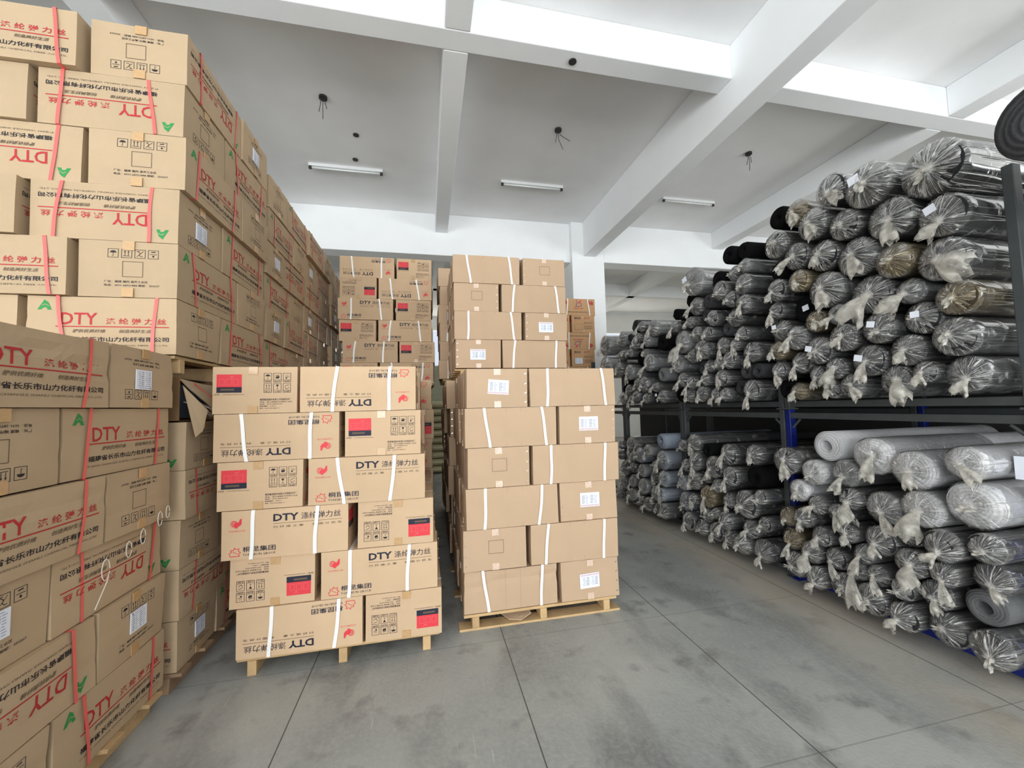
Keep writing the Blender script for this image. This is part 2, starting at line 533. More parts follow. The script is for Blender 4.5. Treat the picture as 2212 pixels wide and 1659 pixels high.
def rooster(a):
    a.poly([(0.86, 0.98), (0.95, 0.84), (0.9, 0.82), (0.92, 0.5), (0.8, 0.28), (0.6, 0.16), (0.62, 0.05), (0.4, 0.05), (0.36, 0.15), (0.12, 0.24), (0.02, 0.46), (0.1, 0.7), (0.28, 0.8), (0.46, 0.74), (0.58, 0.6), (0.7, 0.66), (0.76, 0.86)], 'redlab')
    a.stroke(arc(0.3, 0.46, 0.2, 0.2, 60, 230, 6), 0.05, 'kraft'); a.stroke(arc(0.34, 0.42, 0.1, 0.14, 60, 230, 5), 0.05, 'kraft')


def blossom(a):
    a.stroke([(0.1, 0.08), (0.02, 0.4), (0.2, 0.5), (0.14, 0.72), (0.38, 0.7), (0.45, 0.95), (0.62, 0.78), (0.86, 0.86), (0.8, 0.6), (0.98, 0.44), (0.8, 0.3), (0.9, 0.08)], 0.06, 'redlab', 1.0, True)
    a.stroke([(0.3, 0.55), (0.7, 0.35)], 0.05, 'redlab'); a.rect(0.1, 0.04, 0.9, 0.1, 'redlab')


def art_shanli_long():
    a = Art()
    a.part(mountain, 0.065, 0.75, 0.155, 0.94)
    a.text('DTY', 0.22, 0.51, 0.46, 0.72, 'red', 0.012)
    a.text('涤 纶 弹 力 丝', 0.52, 0.52, 0.93, 0.63, 'red', 0.014)
    a.rects(0.19, 0.468, 0.95, 0.485, 8, 'red')
    a.text('提供优质纤维', 0.30, 0.37, 0.52, 0.43, 'grey', 0.012, 0.25, 1)
    a.text('创造美好生活', 0.61, 0.37, 0.83, 0.43, 'grey', 0.012, 0.25, 1)
    a.text('福建省长乐市山力化纤有限公司', 0.19, 0.215, 0.95, 0.30, 'black', 0.022, 0.0, 1)
    a.text('FUJIAN CHANGLE SHANLI CHEMICAL FIBER CO.,LTD.', 0.19, 0.13, 0.95, 0.165, 'grey', 0.0, 0.0, 1)
    return a


def art_shanli_short():
    a = Art()
    for i, f in enumerate((ic_umbrella, ic_up, ic_hook, ic_clamp)):
        icon(a, f, 0.29 + i * 0.135, 0.70, 0.29 + i * 0.135 + 0.108, 0.86)
    a.frame(0.44, 0.36, 0.65, 0.64, 0.006, 0.009, 'grey')
    a.text('厂址：福建 福州 滨海工业区', 0.26, 0.255, 0.70, 0.295, 'black', 0.01, 0, 1)
    a.text('电话：0591-28731888 邮编：350207', 0.26, 0.19, 0.82, 0.23, 'black', 0.01, 0, 1)
    return a


def art_tongkun_long():
    a = Art()
    a.part(rooster, 0.065, 0.64, 0.165, 0.85)
    a.text('GOLDENCOCK', 0.055, 0.575, 0.185, 0.61, 'redlab', 0, 0, 1)
    a.text('DTY', 0.40, 0.74, 0.60, 0.89, 'navy', 0.03)
    a.text('涤纶弹力丝', 0.62, 0.745, 0.94, 0.885, 'navy', 0.004)
    a.rects(0.40, 0.69, 0.95, 0.697, 6, 'grey')
    a.text('行 纤 维 之 事', 0.40, 0.60, 0.64, 0.645, 'grey', 0.006, 0, 1)
    a.text('利 国 计 民 生', 0.71, 0.60, 0.95, 0.645, 'grey', 0.006, 0, 1)
    a.part(blossom, 0.06, 0.06, 0.15, 0.26)
    a.text('桐昆集团', 0.165, 0.15, 0.42, 0.26, 'navy', 0.012)
    a.text('TONGKUN GROUP', 0.165, 0.07, 0.42, 0.115, 'navy', 0.004, 0, 1)
    return a


def art_tongkun_short():
    a = Art()
    a.rect(0.045, 0.57, 0.335, 0.84, 'redlab'); a.rect(0.045, 0.45, 0.335, 0.57, 'navy')
    for k in range(3): a.frame(0.075 + k * 0.08, 0.61, 0.135 + k * 0.08, 0.74, 0.004, 0.007, 'pink')
    a.stroke([(0.2, 0.8), (0.23, 0.76)], 0.012, 'pink', 1.6); a.stroke([(0.25, 0.81), (0.21, 0.75)], 0.01, 'pink', 1.6)
    a.rect(0.09, 0.495, 0.25, 0.535, 'grey')
    a.text('规格：690X460X300mm', 0.015, 0.395, 0.365, 0.43, 'grey', 0, 0, 1)
    caps = (('怕雨', '禁止手钩', '怕晒'), ('向上', '小心轻放', '禁止翻滚'))
    fns = ((ic_umbrella, ic_hand, ic_sun), (ic_up, ic_glass, ic_roll))
    for r in range(2):
        for c in range(3):
            x = 0.595 + c * 0.115; y = 0.665 - r * 0.225
            icon(a, fns[r][c], x, y, x + 0.096, y + 0.2, caps[r][c])
    a.text('桐昆集团股份有限公司恒超化纤厂', 0.55, 0.27, 0.93, 0.315, 'black', 0.008, 0, 1)
    for i, (t, x1) in enumerate((('地址：浙江省桐乡市洲泉工业区', 0.94), ('电话：0573-88555555', 0.82), ('邮政编码：314513', 0.74), ('网址：http://www.zjtkgf.com', 0.79))):
        a.text(t, 0.55, 0.225 - i * 0.045, x1, 0.255 - i * 0.045, 'black', 0.004, 0, 1)
    return a


def art_plain_long():
    a = Art()
    for x in (0.44, 0.60): a.rect(x, 0.0, x + 0.0022, 1.0, 'crease')
    return a


def art_plain_short(rect=True):
    a = Art()
    if rect: a.frame(0.39, 0.40, 0.63, 0.72, 0.005, 0.008, 'grey')
    return a


def art_jin_long():
    a = Art()
    a.text('金', 0.06, 0.62, 0.20, 0.90, 'red', 0.03); a.text('綸', 0.78, 0.60, 0.96, 0.90, 'red', 0.03)
    a.stroke([(0.47, 0.92), (0.45, 0.6), (0.42, 0.55), (0.5, 0.52), (0.6, 0.6), (0.6, 0.72), (0.54, 0.78)], 0.03, 'purple', 2.1); a.stroke([(0.5, 0.72), (0.58, 0.9)], 0.06, 'redlab', 2.1)
    a.text('JINLUN', 0.36, 0.36, 0.64, 0.47, 'red', 0.01)
    a.text('福建省金纶高纤股份有限公司', 0.14, 0.17, 0.86, 0.24, 'grey', 0.01, 0, 1)
    return a


def art_jin_short():
    a = Art()
    a.text('涤纶丝', 0.10, 0.78, 0.40, 0.92, 'black', 0.02, 0, 1); a.text('DTY', 0.56, 0.79, 0.80, 0.91, 'red', 0.02, 0, 1)
    a.rect(0.08, 0.70, 0.92, 0.712, 'red'); a.frame(0.12, 0.14, 0.48, 0.50, 0.006, 0.01, 'grey')
    for i in range(4): icon(a, (ic_umbrella, ic_up, ic_glass, ic_clamp)[i], 0.54 + i * 0.1, 0.5, 0.62 + i * 0.1, 0.62)
    for i in range(4): a.rect(0.54, 0.2 + i * 0.06, 0.9, 0.22 + i * 0.06, 'grey')
    return a


INKS = ['kraft', 'red', 'black', 'grey', 'green', 'redlab', 'navy', 'crease', 'purple', 'pink', 'staple']
INKM = {'red': M_red, 'black': M_black, 'grey': M_grey, 'green': M_green, 'redlab': M_redlabel, 'navy': M_navy, 'crease': M_crease, 'purple': M_purple, 'pink': M_pinkline, 'staple': M_staple}


def face_map(face, L, Wd, Hh):
    """unit face coordinates -> point on the carton, and the outward normal"""
    if face == 'front': return lambda u, v: ((u - .5) * L, -Wd / 2, (v - .5) * Hh), (0, -1, 0)
    if face == 'back': return lambda u, v: ((.5 - u) * L, Wd / 2, (v - .5) * Hh), (0, 1, 0)
    if face == 'right': return lambda u, v: (L / 2, (u - .5) * Wd, (v - .5) * Hh), (1, 0, 0)
    return lambda u, v: (-L / 2, (.5 - u) * Wd, (v - .5) * Hh), (-1, 0, 0)


class Dent:
    """how the board of a carton bulges and gives"""

    def __init__(s, seed, L, Wd, Hh, amp=0.003, bulge=0.004, crush=0.0):
        r = random.Random(seed)
        s.k = [(r.uniform(3, 9), r.uniform(3, 9), r.uniform(3, 9), r.uniform(0, 6.28)) for _ in range(3)]
        s.d = (L / 2, Wd / 2, Hh / 2); s.amp, s.bulge, s.crush = amp, bulge, crush
        s.c = [(r.choice((-1, 1)), r.choice((-1, 1)), r.choice((-1, 1)), r.uniform(0.5, 1.0)) for _ in range(2)]

    def __call__(s, p):
        x, y, z = p
        a, b, c = s.d
        X, Y, Z = x / a, y / b, z / c
        q = [math.sin(k[0] * x + k[1] * y + k[2] * z + k[3]) for k in s.k]
        e = lambda t: max(0.0, 1 - t * t)
        nx = (s.amp * q[0] + s.bulge * e(Y) * e(Z)) * (X ** 3)
        ny = (s.amp * q[1] + s.bulge * e(X) * e(Z)) * (Y ** 3)
        nz = s.amp * 0.5 * q[2] * e(X) * e(Y) * (Z ** 3)
        if s.crush:
            for cx, cy, cz, w in s.c:      # a corner that was pushed in
                d = ((X - cx) / 0.55) ** 2 + ((Y - cy) / 0.8) ** 2 + ((Z - cz) / 0.7) ** 2
                g = s.crush * w * math.exp(-d * 1.6)
                nx -= cx * g * 0.5; ny -= cy * g * 0.8; nz -= cz * g * 0.25
            nz -= s.crush * 0.25 * max(0, Z) * e(X * 0.9)
            fold = s.crush * 0.25 * math.exp(-((Z - 0.35 - 0.25 * math.sin(X * 2 + s.k[0][3])) / 0.14) ** 2)
            nx -= fold * X; ny -= fold * Y
        return (x + nx, y + ny, z + nz)


def carton_mesh(name, L, Wd, Hh, kraft, arts, seed, amp=0.003, bulge=0.004, crush=0.0, staples=None):
    dn = Dent(seed, L, Wd, Hh, amp, bulge, crush)
    b = MB()
    n = (14, 10, 8)

    def grid(o, du, dv, nu, nv):
        vs = [dn((o[0] + du[0] * i / nu + dv[0] * j / nv, o[1] + du[1] * i / nu + dv[1] * j / nv, o[2] + du[2] * i / nu + dv[2] * j / nv)) for j in range(nv + 1) for i in range(nu + 1)]
        fs = [(j * (nu + 1) + i, j * (nu + 1) + i + 1, (j + 1) * (nu + 1) + i + 1, (j + 1) * (nu + 1) + i) for j in range(nv) for i in range(nu)]
        b.add(vs, fs)
    a, c, h = L / 2, Wd / 2, Hh / 2
    grid((-a, -c, -h), (L, 0, 0), (0, 0, Hh), n[0], n[2]); grid((a, c, -h), (-L, 0, 0), (0, 0, Hh), n[0], n[2])
    grid((a, -c, -h), (0, Wd, 0), (0, 0, Hh), n[1], n[2]); grid((-a, c, -h), (0, -Wd, 0), (0, 0, Hh), n[1], n[2])
    grid((-a, -c, h), (L, 0, 0), (0, Wd, 0), n[0], n[1]); grid((-a, c, -h), (L, 0, 0), (0, -Wd, 0), n[0], n[1])
    for face, art in arts.items():
        fm, nn = face_map(face, L, Wd, Hh)
        for k, (v2, f, ink) in enumerate(art.items):
            off = 0.0012 + (0.0006 if ink in ('kraft', 'pink') else 0) + (0.0004 if ink == 'grey' else 0)
            vs = []
            for u, v in v2:
                p = dn(fm(u, v))
                vs.append((p[0] + nn[0] * off, p[1] + nn[1] * off, p[2] + nn[2] * off))
            b.add(vs, f, INKS.index(ink))
    if staples:                            # a row of stitched staples down one upright edge
        for face, u in staples:
            fm, nn = face_map(face, L, Wd, Hh)
            for v in (0.12, 0.36, 0.6, 0.86):
                q = [dn(fm(u + du, v + dv)) for du, dv in ((-0.017, -0.012), (0.013, 0.008), (0.017, 0.03), (-0.013, 0.012))]
                b.add([(p[0] + nn[0] * 0.002, p[1] + nn[1] * 0.002, p[2] + nn[2] * 0.002) for p in q], [(0, 1, 2, 3)], INKS.index('staple'))
    return b.mesh(name, [kraft] + [INKM[k] for k in INKS[1:]])


def strap_mesh(name, x, Wd, Hh, m, slant, w=0.016, off=0.006, seed=0):
    r = random.Random(seed)
    b = MB()
    c, h = Wd / 2 + off, Hh / 2 + 0.001
    path = []
    N = 8
    for i in range(N + 1):                  # up the front
        t = i / N; path.append((x + slant * (t - 0.5) + 0.003 * math.sin(t * 5 + seed), -c - 0.004 * math.sin(t * math.pi), -h + 2 * h * t))
    for i in range(N + 1):                  # down the back
        t = i / N; path.append((x + slant * (0.5 - t), c, h - 2 * h * t))
    path.append(path[0])
    vs, fs = [], []
    for i, p in enumerate(path):
        vs += [(p[0] - w / 2, p[1], p[2]), (p[0] + w / 2, p[1], p[2])]
        if i: fs.append((2 * i - 2, 2 * i - 1, 2 * i + 1, 2 * i))
    b.add(vs, fs)
    return b.mesh(name, m)


def patch_mesh(name, face, dims, u0, v0, u1, v1, m, off=0.006, rot=0.0, art=None):
    L, Wd, Hh = dims
    fm, nn = face_map(face, L, Wd, Hh)
    b = MB()
    cu, cv = (u0 + u1) / 2, (v0 + v1) / 2
    fw = L if face in ('front', 'back') else Wd
    asp = fw / Hh

    def pt(s, t, o):
        du, dv = (s - .5) * (u1 - u0) * asp, (t - .5) * (v1 - v0)
        x = du * math.cos(rot) - dv * math.sin(rot); y = du * math.sin(rot) + dv * math.cos(rot)
        p = fm(cu + x / asp, cv + y)
        return (p[0] + nn[0] * o, p[1] + nn[1] * o, p[2] + nn[2] * o)
    b.add([pt(0, 0, off), pt(1, 0, off), pt(1, 1, off), pt(0, 1, off), pt(0, 0, off - 0.004), pt(1, 0, off - 0.004), pt(1, 1, off - 0.004), pt(0, 1, off - 0.004)],
          [(0, 1, 2, 3), (0, 4, 5, 1), (1, 5, 6, 2), (2, 6, 7, 3), (3, 7, 4, 0)])
    ms = [m]
    if art:
        ms += [M_paperprint, M_paperdark, M_slash]
        for x0, y0, x1, y1, k in art:
            sk = 0.02 if k == 3 else 0
            b.add([pt(x0, y0, off + .0006), pt(x1, y0, off + .0006), pt(x1 + sk, y1, off + .0006), pt(x0 + sk, y1, off + .0006)], [(0, 1, 2, 3)], k)
    return b.mesh(name, ms)


def label_art(slash):
    r = random.Random(3)
    it = []
    if slash:
        for i in range(12): it.append((0.04 + i * 0.078, 0.05, 0.065 + i * 0.078, 0.16, 3))
        y = 0.26
    else:
        y = 0.1
    while y < 0.85:
        for x0 in (0.08, 0.52):
            it.append((x0, y, x0 + r.uniform(0.12, 0.18), y + 0.03, 2)); it.append((x0 + 0.2, y, x0 + r.uniform(0.28, 0.38), y + 0.03, 1))
        y += 0.1
    if not slash: it.append((0.2, 0.9, 0.8, 0.93, 1)); it.append((0.06, 0.88, 0.14, 0.95, 2))
    return it


# carton dimensions: length, width, height
DIM = {'shanli': (0.69, 0.47, 0.312), 'tongkun': (0.69, 0.46, 0.279), 'plain': (0.672, 0.45, 0.279), 'jin': (0.69, 0.47, 0.325)}
INS = {k: (a - 0.01, b - 0.01, c - 0.003) for k, (a, b, c) in DIM.items()}     # the board itself, a little inside the space it takes up
PROTO = {}


def make_protos():
    for kind, kraft, al, as_, n in (('shanli', M_shanli, art_shanli_long(), art_shanli_short(), 4), ('tongkun', M_tongkun, art_tongkun_long(), art_tongkun_short(), 2),
                                    ('plain', M_plain, art_plain_long(), art_plain_short(True), 2), ('plainlabel', M_plain, art_plain_long(), art_plain_short(False), 2), ('jin', M_jin, art_jin_long(), art_jin_short(), 1)):
        L, Wd, Hh = INS[kind.replace('label', '')]
        arts = {'front': al, 'back': al, 'right': as_, 'left': as_}
        for i in range(n):
            crush = (0.0, 0.008, 0.02, 0.035)[i] if kind == 'shanli' else (0.0, 0.0)[i % 2]
            st = [('left', 0.035 if i == 0 else 0.965), ('right', 0.965 if i == 0 else 0.035)] if kind.startswith('plain') else None
            PROTO[kind, i] = carton_mesh('carton', L, Wd, Hh, kraft, arts, 11 * i + len(kind), 0.0025 if kind != 'shanli' else 0.003, 0.003 if kind != 'shanli' else 0.005, crush, st)
    PROTO['plain', 9] = carton_mesh('carton', *INS['plain'], M_plain, {'front': art_plain_long(), 'back': art_plain_long(), 'left': art_plain_short(False), 'right': art_plain_short(False)}, 4, 0.003, 0.002, 0.03)
    for kind, sm in (('shanli', M_redstrap), ('tongkun', M_whitestrap), ('plain', M_whitestrap), ('jin', M_whitestrap)):
        L, Wd, Hh = INS[kind]
        xs = {'shanli': (-0.30, 0.35), 'tongkun': (-0.26, 0.24), 'plain': (-0.30, 0.33), 'jin': (0.28, -0.3)}[kind]
        for j, x in enumerate(xs):
            for v in range(3):
                PROTO[kind, 'strap', j, v] = strap_mesh('strap', x * L + (0.0, 0.02, -0.018)[v], Wd, Hh, sm, (0.012, -0.035, 0.028)[v], 0.02 if kind != 'shanli' else 0.017, 0.006, v + j * 3)
        for s, f in enumerate(('left', 'right')):
            for e in range(2):
                v0, v1 = ((0.84, 1.0), (0.0, 0.16))[e]
                w = 0.06 if kind == 'shanli' else 0.055
                cu = {'shanli': 0.5, 'tongkun': 0.47, 'plain': 0.5, 'jin': 0.5}[kind]
                PROTO[kind, 'tape', s, e] = patch_mesh('packing_tape', f, INS[kind], cu - w, v0, cu + w, v1, M_cleartape if kind == 'plain' else M_tape, 0.0045 if kind != 'shanli' else 0.0065)
            rr = (0.0, -0.07, 0.03)
            for v in range(3):
                if kind == 'shanli': PROTO[kind, 'label', s, v] = patch_mesh('paper_label', f, INS[kind], 0.41, 0.36, 0.66, 0.69, M_paper, 0.008, rr[v], label_art(False))
                if kind == 'plain': PROTO[kind, 'label', s, v] = patch_mesh('paper_label', f, INS[kind], 0.345, 0.34, 0.685, 0.71, M_paper, 0.007, rr[v], label_art(True))
                if kind == 'jin': PROTO[kind, 'label', s, v] = patch_mesh('paper_label', f, INS[kind], 0.14, 0.16, 0.46, 0.5, M_paper, 0.007, rr[v], label_art(False))


make_protos()


def carton(kind, pos, axis, flip=False, rz=0.0, scale=1.0, label=None, group=None, paper=None, crush=0, straps=True, tape=True, tilt=0.0, far=False, plain_crushed=False):
    """pos = centre of the base; axis 'x' lays the long side along X, 'y' along Y; flip turns it upside down"""
    base = kind.replace('label', '')
    L, Wd, Hh = DIM[base]
    me = PROTO[kind, crush]
    if plain_crushed: me = PROTO['plain', 9]
    o = link('yarn_carton', me)
    rot = Matrix.Rotation(rz + (0 if axis == 'x' else math.pi / 2), 3, 'Z')
    if flip: rot = Matrix.Rotation(math.pi, 3, 'Y') @ rot
    if tilt: rot = Matrix.Rotation(tilt, 3, 'Y') @ rot
    o.rotation_euler = rot.to_euler()
    o.scale = (scale,) * 3
    o.location = (pos[0], pos[1], pos[2] + Hh * scale / 2 + 0.002)
    tag(o, label, 'carton', group)
    r = random.Random(hash((round(pos[0], 3), round(pos[1], 3), round(pos[2], 3))) & 0xffff)
    if straps:
        for j in range(2):
            link('strap', PROTO[base, 'strap', j, r.randrange(3)], o)
    # which end of the carton faces the aisle or the viewer
    if tape:
        ends = (0, 1) if axis == 'x' else (0,)
        ends = (0, 1)
        for s in ends:
            for e in range(2):
                link('packing_tape', PROTO[base, 'tape', s, e], o)
    if paper is not None:
        for s in (0, 1):
            link('paper_label', PROTO[base, 'label', s, paper], o)
    return o


def pallet(name_label, x0, x1, y0, y1, z0=0.0, h=0.1, bottom=False, m=None, along='y', group=None):
    t = link('wooden_pallet', None)
    t.location = ((x0 + x1) / 2, (y0 + y1) / 2, z0)
    tag(t, name_label, 'pallet', group)
    w, d = (x1 - x0) / 2, (y1 - y0) / 2
    m = m or M_wood
    zb = 0.014 if bottom else 0
    for i in range(3):
        b = MB()
        if along == 'y':
            x = -w + 0.08 + i * (2 * w - 0.16) / 2
            b.box(x - 0.024, -d, zb, x + 0.024, d, h - 0.018)
        else:
            y = -d + 0.06 + i * (2 * d - 0.12) / 2
            b.box(-w, y - 0.024, zb, w, y + 0.024, h - 0.018)
        b.build('stringer', m, t, bevel=0.003)
    for i in range(5):
        b = MB()
        q = -1 + 2 * i / 4
        if along == 'y': b.box(-w, q * (d - 0.055) - 0.05, h - 0.018, w, q * (d - 0.055) + 0.05, h)
        else: b.box(q * (w - 0.055) - 0.05, -d, h - 0.018, q * (w - 0.055) + 0.05, d, h)
        b.build('deck_board', m, t, bevel=0.002)
    if bottom:
        for q in (-1, 0, 1):
            b = MB(); b.box(-w - 0.03, q * (d - 0.05) - 0.05, 0, w + 0.02, q * (d - 0.05) + 0.05, 0.014); b.build('bottom_board', m, t)
    return t


def lab(look, row, side, stack):
    return '%s, %s layer from top, %s %s' % (look, ORD[row], side, stack)


# ---------------------------------------------------------------- yarn cartons: front stack with red and black labels
SAND = 'cartons with a red and black label'
RED = 'cartons with red and green printing'
PLAIN = 'unprinted cartons with white straps'
GOLD = 'cartons with red brand lettering far behind'


def look_tk(face, flip):
    return ('upside-down' if flip else 'upright') + (' strapped long-side carton' if face == 'L' else ' carton end, red-black label')


def stack_tk(rows, lefts, y0, z0, stackname, gaps, right_back=True, scale=1.0, sides=('left box', 'right box', 'rear right box'), zh=None, left_back=False):
    L, Wd, Hh = [q * scale for q in DIM['tongkun']]
    n = len(rows)
    for i, ((fa, fla), (fb, flb)) in enumerate(rows):
        z = z0 + (n - 1 - i) * Hh
        x = lefts[i]
        rr = random.Random(i * 7 + int(y0 * 10))
        for k, (f, fl) in enumerate(((fa, fla), (fb, flb))):
            wx, dy = (L, Wd) if f == 'L' else (Wd, L)
            j = rr.uniform(-0.012, 0.012)
            carton('tongkun', (x + wx / 2, y0 + dy / 2 + j, z), 'x' if f == 'L' else 'y', fl, rr.uniform(-0.008, 0.008), scale,
                   lab(look_tk(f, fl), i + 1, sides[k], stackname), SAND, crush=rr.randrange(2))
            x += wx + gaps[i]
        if right_back:
            # the carton behind the right-hand one closes the pinwheel
            f = fb
            wx, dy = (L, Wd) if f == 'S' else (Wd, L)
            yb = y0 + (L if f == 'S' else Wd) + 0.02
            xr = x - gaps[i]
            carton('tongkun', (xr - wx / 2 + rr.uniform(-0.01, 0.02), yb + dy / 2, z), 'x' if f == 'S' else 'y', fl, 0, scale,
                   lab('strapped carton' if f == 'S' else 'carton', i + 1, sides[2], stackname), SAND, crush=rr.randrange(2))


S, Lg, u_, d_ = 'S', 'L', False, True
stack_tk([((S, u_), (Lg, d_)), ((Lg, d_), (S, u_)), ((S, u_), (Lg, u_)), ((Lg, u_), (S, d_)), ((S, d_), (Lg, u_)), ((Lg, d_), (S, d_))],
         [-1.223, -1.213, -1.19, -1.165, -1.125, -1.08], 2.60, 0.1, 'of front middle stack', [0.008, 0.022, 0.022, 0.045, 0.027, 0.008])
pallet('low wooden pallet under the front red-black labelled cartons', -1.08, 0.06, 2.62, 3.75, h=0.1, m=M_wood)
# stacks behind it
stack_tk([((Lg, d_), (S, u_)), ((S, d_), (Lg, d_)), ((Lg, u_), (S, u_)), ((S, u_), (Lg, u_)), ((Lg, u_), (S, u_)), ((S, u_), (Lg, d_))],
         [-1.09, -1.09, -1.115, -1.10, -1.06, -1.08], 5.35, 1.835, 'of tall rear stack', [0.02, 0.02, 0.03, 0.02, 0.02, 0.02], sides=('left box', 'right box', 'rear right box'))
pallet('wooden pallet between the two tiers of the tall rear stack', -1.06, 0.08, 5.37, 6.5, z0=1.735, h=0.1)
LW = DIM['tongkun']


def column_right(kind, rows, xr, y0, z0, stackname, group, scale=1.0, look=None, face=1):
    """only the outer column of a stack; xr is its outer face (face=1: right-hand face, -1: left-hand face)"""
    L, Wd, Hh = [q * scale for q in DIM[kind.replace('label', '')]]
    n = len(rows)
    for i, f in enumerate(rows):
        z = z0 + (n - 1 - i) * Hh
        rr = random.Random(i * 5 + int(y0 * 31) + int(z0 * 17))
        y = y0
        for k, ff in enumerate((f, 'S' if f == 'L' else 'L')):
            wx, dy = (L, Wd) if ff == 'L' else (Wd, L)      # 'L': long side along X
            xo = xr + rr.uniform(-0.02, 0.02)
            carton(kind, (xo - face * wx / 2, y + dy / 2, z), 'x' if ff == 'L' else 'y', rr.random() < 0.4, 0, scale,
                   lab(look or 'carton', i + 1, ('front box', 'rear box')[k], stackname), group, crush=rr.randrange(2))
            y += dy + 0.01


column_right('tongkun', ['L', 'S', 'L', 'S', 'L', 'S'], 0.045, 3.86, 0.1, 'of stack behind the front one', SAND)
pallet('wooden pallet of the stack behind the front labelled cartons', -1.05, 0.07, 3.86, 5.0)
column_right('tongkun', ['S', 'L', 'S', 'L', 'S', 'L'], 0.04, 5.37, 0.1, 'of lower tier under tall rear stack', SAND, 0.975)
pallet('floor pallet under the tall rear stack', -1.05, 0.08, 5.37, 6.5)
column_right('tongkun', ['S', 'L', 'S', 'L', 'S', 'L', 'S', 'L', 'S', 'L', 'S'], 0.06, 6.6, 0.1, 'of farthest labelled stack by the gap', SAND, 1.0)
pallet('floor pallet of the farthest labelled stack', -1.0, 0.06, 6.6, 7.75)

# ---------------------------------------------------------------- unprinted cartons with white straps


def look_pl(f, paper):
    if f == 'L': return 'plain white-strapped long carton'
    return 'plain carton end with white label' if paper is not None else 'plain carton end with printed square'


def stack_plain(rows, lefts, y0, z0, stackname, gaps, scale=1.0, crushed_last=False, back=True):
    L, Wd, Hh = [q * scale for q in DIM['plain']]
    n = len(rows)
    for i, pair in enumerate(rows):
        z = z0 + (n - 1 - i) * Hh
        x = lefts[i]
        rr = random.Random(i * 3 + int(y0 * 10))
        for k, (f, paper, flip) in enumerate(pair):
            wx, dy = (L, Wd) if f == 'L' else (Wd, L)
            carton('plain' if (paper is None) else 'plainlabel', (x + wx / 2, y0 + dy / 2 + rr.uniform(-0.01, 0.01), z), 'x' if f == 'L' else 'y', flip, rr.uniform(-0.006, 0.006), scale,
                   lab(look_pl(f, paper), i + 1, ('left box', 'right box')[k], stackname), PLAIN, paper=paper, crush=rr.randrange(2), plain_crushed=crushed_last and i == n - 1 and f == 'L')
            x += wx + gaps[i]
        if back:
            fa = pair[0][0]
            wx, dy = (L, Wd) if fa == 'S' else (Wd, L)
            yb = y0 + (L if fa == 'S' else Wd) + 0.015
            carton('plainlabel', (lefts[i] + wx / 2 - 0.01 * (i % 2), yb + dy / 2, z), 'x' if fa == 'S' else 'y', False, 0, scale,
                   lab('plain carton', i + 1, 'rear left box', stackname), PLAIN, paper=1 if i % 3 == 1 else None)


stack_plain([((S, 1, u_), (Lg, None, u_)), ((Lg, None, u_), (S, 0, u_)), ((S, None, u_), (Lg, None, u_)), ((Lg, None, u_), (S, 0, u_)), ((S, None, u_), (Lg, None, u_)), ((Lg, None, u_), (S, 2, d_))],
            [0.264, 0.252, 0.262, 0.246, 0.226, 0.222], 2.765, 0.1, 'of front plain stack', [0.008, 0.014, 0.02, 0.014, 0.025, 0.02], crushed_last=True)
pallet('wooden pallet with broken boards under the front plain cartons', 0.225, 1.34, 2.76, 3.86, bottom=True, m=M_wood)
stack_plain([((Lg, None, u_), (S, None, u_)), ((S, None, u_), (Lg, None, u_)), ((Lg, None, u_), (S, 0, d_)), ((S, 0, d_), (Lg, None, u_))],
            [0.262, 0.268, 0.27, 0.276], 3.93, 1.895, 'of plain stack behind', [0.03, 0.025, 0.03, 0.012], 1.035)
pallet('wooden pallet between the tiers of the rear plain stack', 0.27, 1.42, 3.95, 5.05, z0=1.79, h=0.1)
column_right('plain', ['L', 'S', 'L', 'S', 'L', 'S'], 0.2, 3.95, 0.1, 'of lower rear plain stack', PLAIN, 1.0, 'plain carton', face=-1)
pallet('floor pallet of the rear plain stack', 0.25, 1.4, 3.95, 5.05)
column_right('plain', ['S', 'L', 'S', 'L', 'S', 'L'], 0.17, 5.15, 1.88, 'of far plain stack upper tier', PLAIN, 0.87, 'plain carton', face=-1)
column_right('plain', ['L', 'S', 'L', 'S', 'L', 'S'], 0.22, 5.15, 0.1, 'of far plain stack lower tier', PLAIN, 1.0, 'plain carton', face=-1)
pallet('floor pallet of the far plain stack', 0.24, 1.35, 5.15, 6.25)
pallet('tier pallet of the far plain stack', 0.2, 1.25, 5.15, 6.15, z0=1.775)

# ---------------------------------------------------------------- cartons with red lettering beside the pillar
for i, row in enumerate((('L', u_), ('S', u_), ('L', d_), ('S', d_), ('L', u_), ('S', u_), ('L', u_), ('S', d_), ('L', u_), ('S', u_))):
    f, fl = row
    L, Wd, Hh = DIM['jin']
    z = 0.28 + (9 - i) * Hh
    xr = 3.18 - 0.012 * (i % 2) - 0.01 * i
    if f == 'L':
        carton('jin', (xr - L / 2, 7.0 + Wd / 2, z), 'x', fl, 0, 1, lab('strapped carton, red lettering', i + 1, 'right box', 'beside the white pillar'), GOLD)
    else:
        carton('jin', (xr - Wd / 2, 7.0 + L / 2, z), 'y', fl if i != 3 else False, 0, 1, lab('carton end, red lettering', i + 1, 'right box', 'beside the white pillar'), GOLD, paper=0 if i == 3 else None, straps=False)
        carton('jin', (xr - Wd - 0.03 - L / 2, 7.0 + Wd / 2, z), 'x', fl, 0, 1, lab('carton, red lettering', i + 1, 'left box', 'beside the white pillar'), GOLD)
pallet('thick wooden pallet under cartons beside the pillar', 2.0, 3.1, 7.0, 8.1, h=0.28)

# ---------------------------------------------------------------- left side: cartons with red and green printing


def look_sh(face, flip, paper):
    if face == 'L': return ('inverted' if flip else 'upright') + ' red-lettered carton'
    return ('inverted' if flip else 'upright') + (' carton end, white label' if paper is not None else ' carton end, small icons')


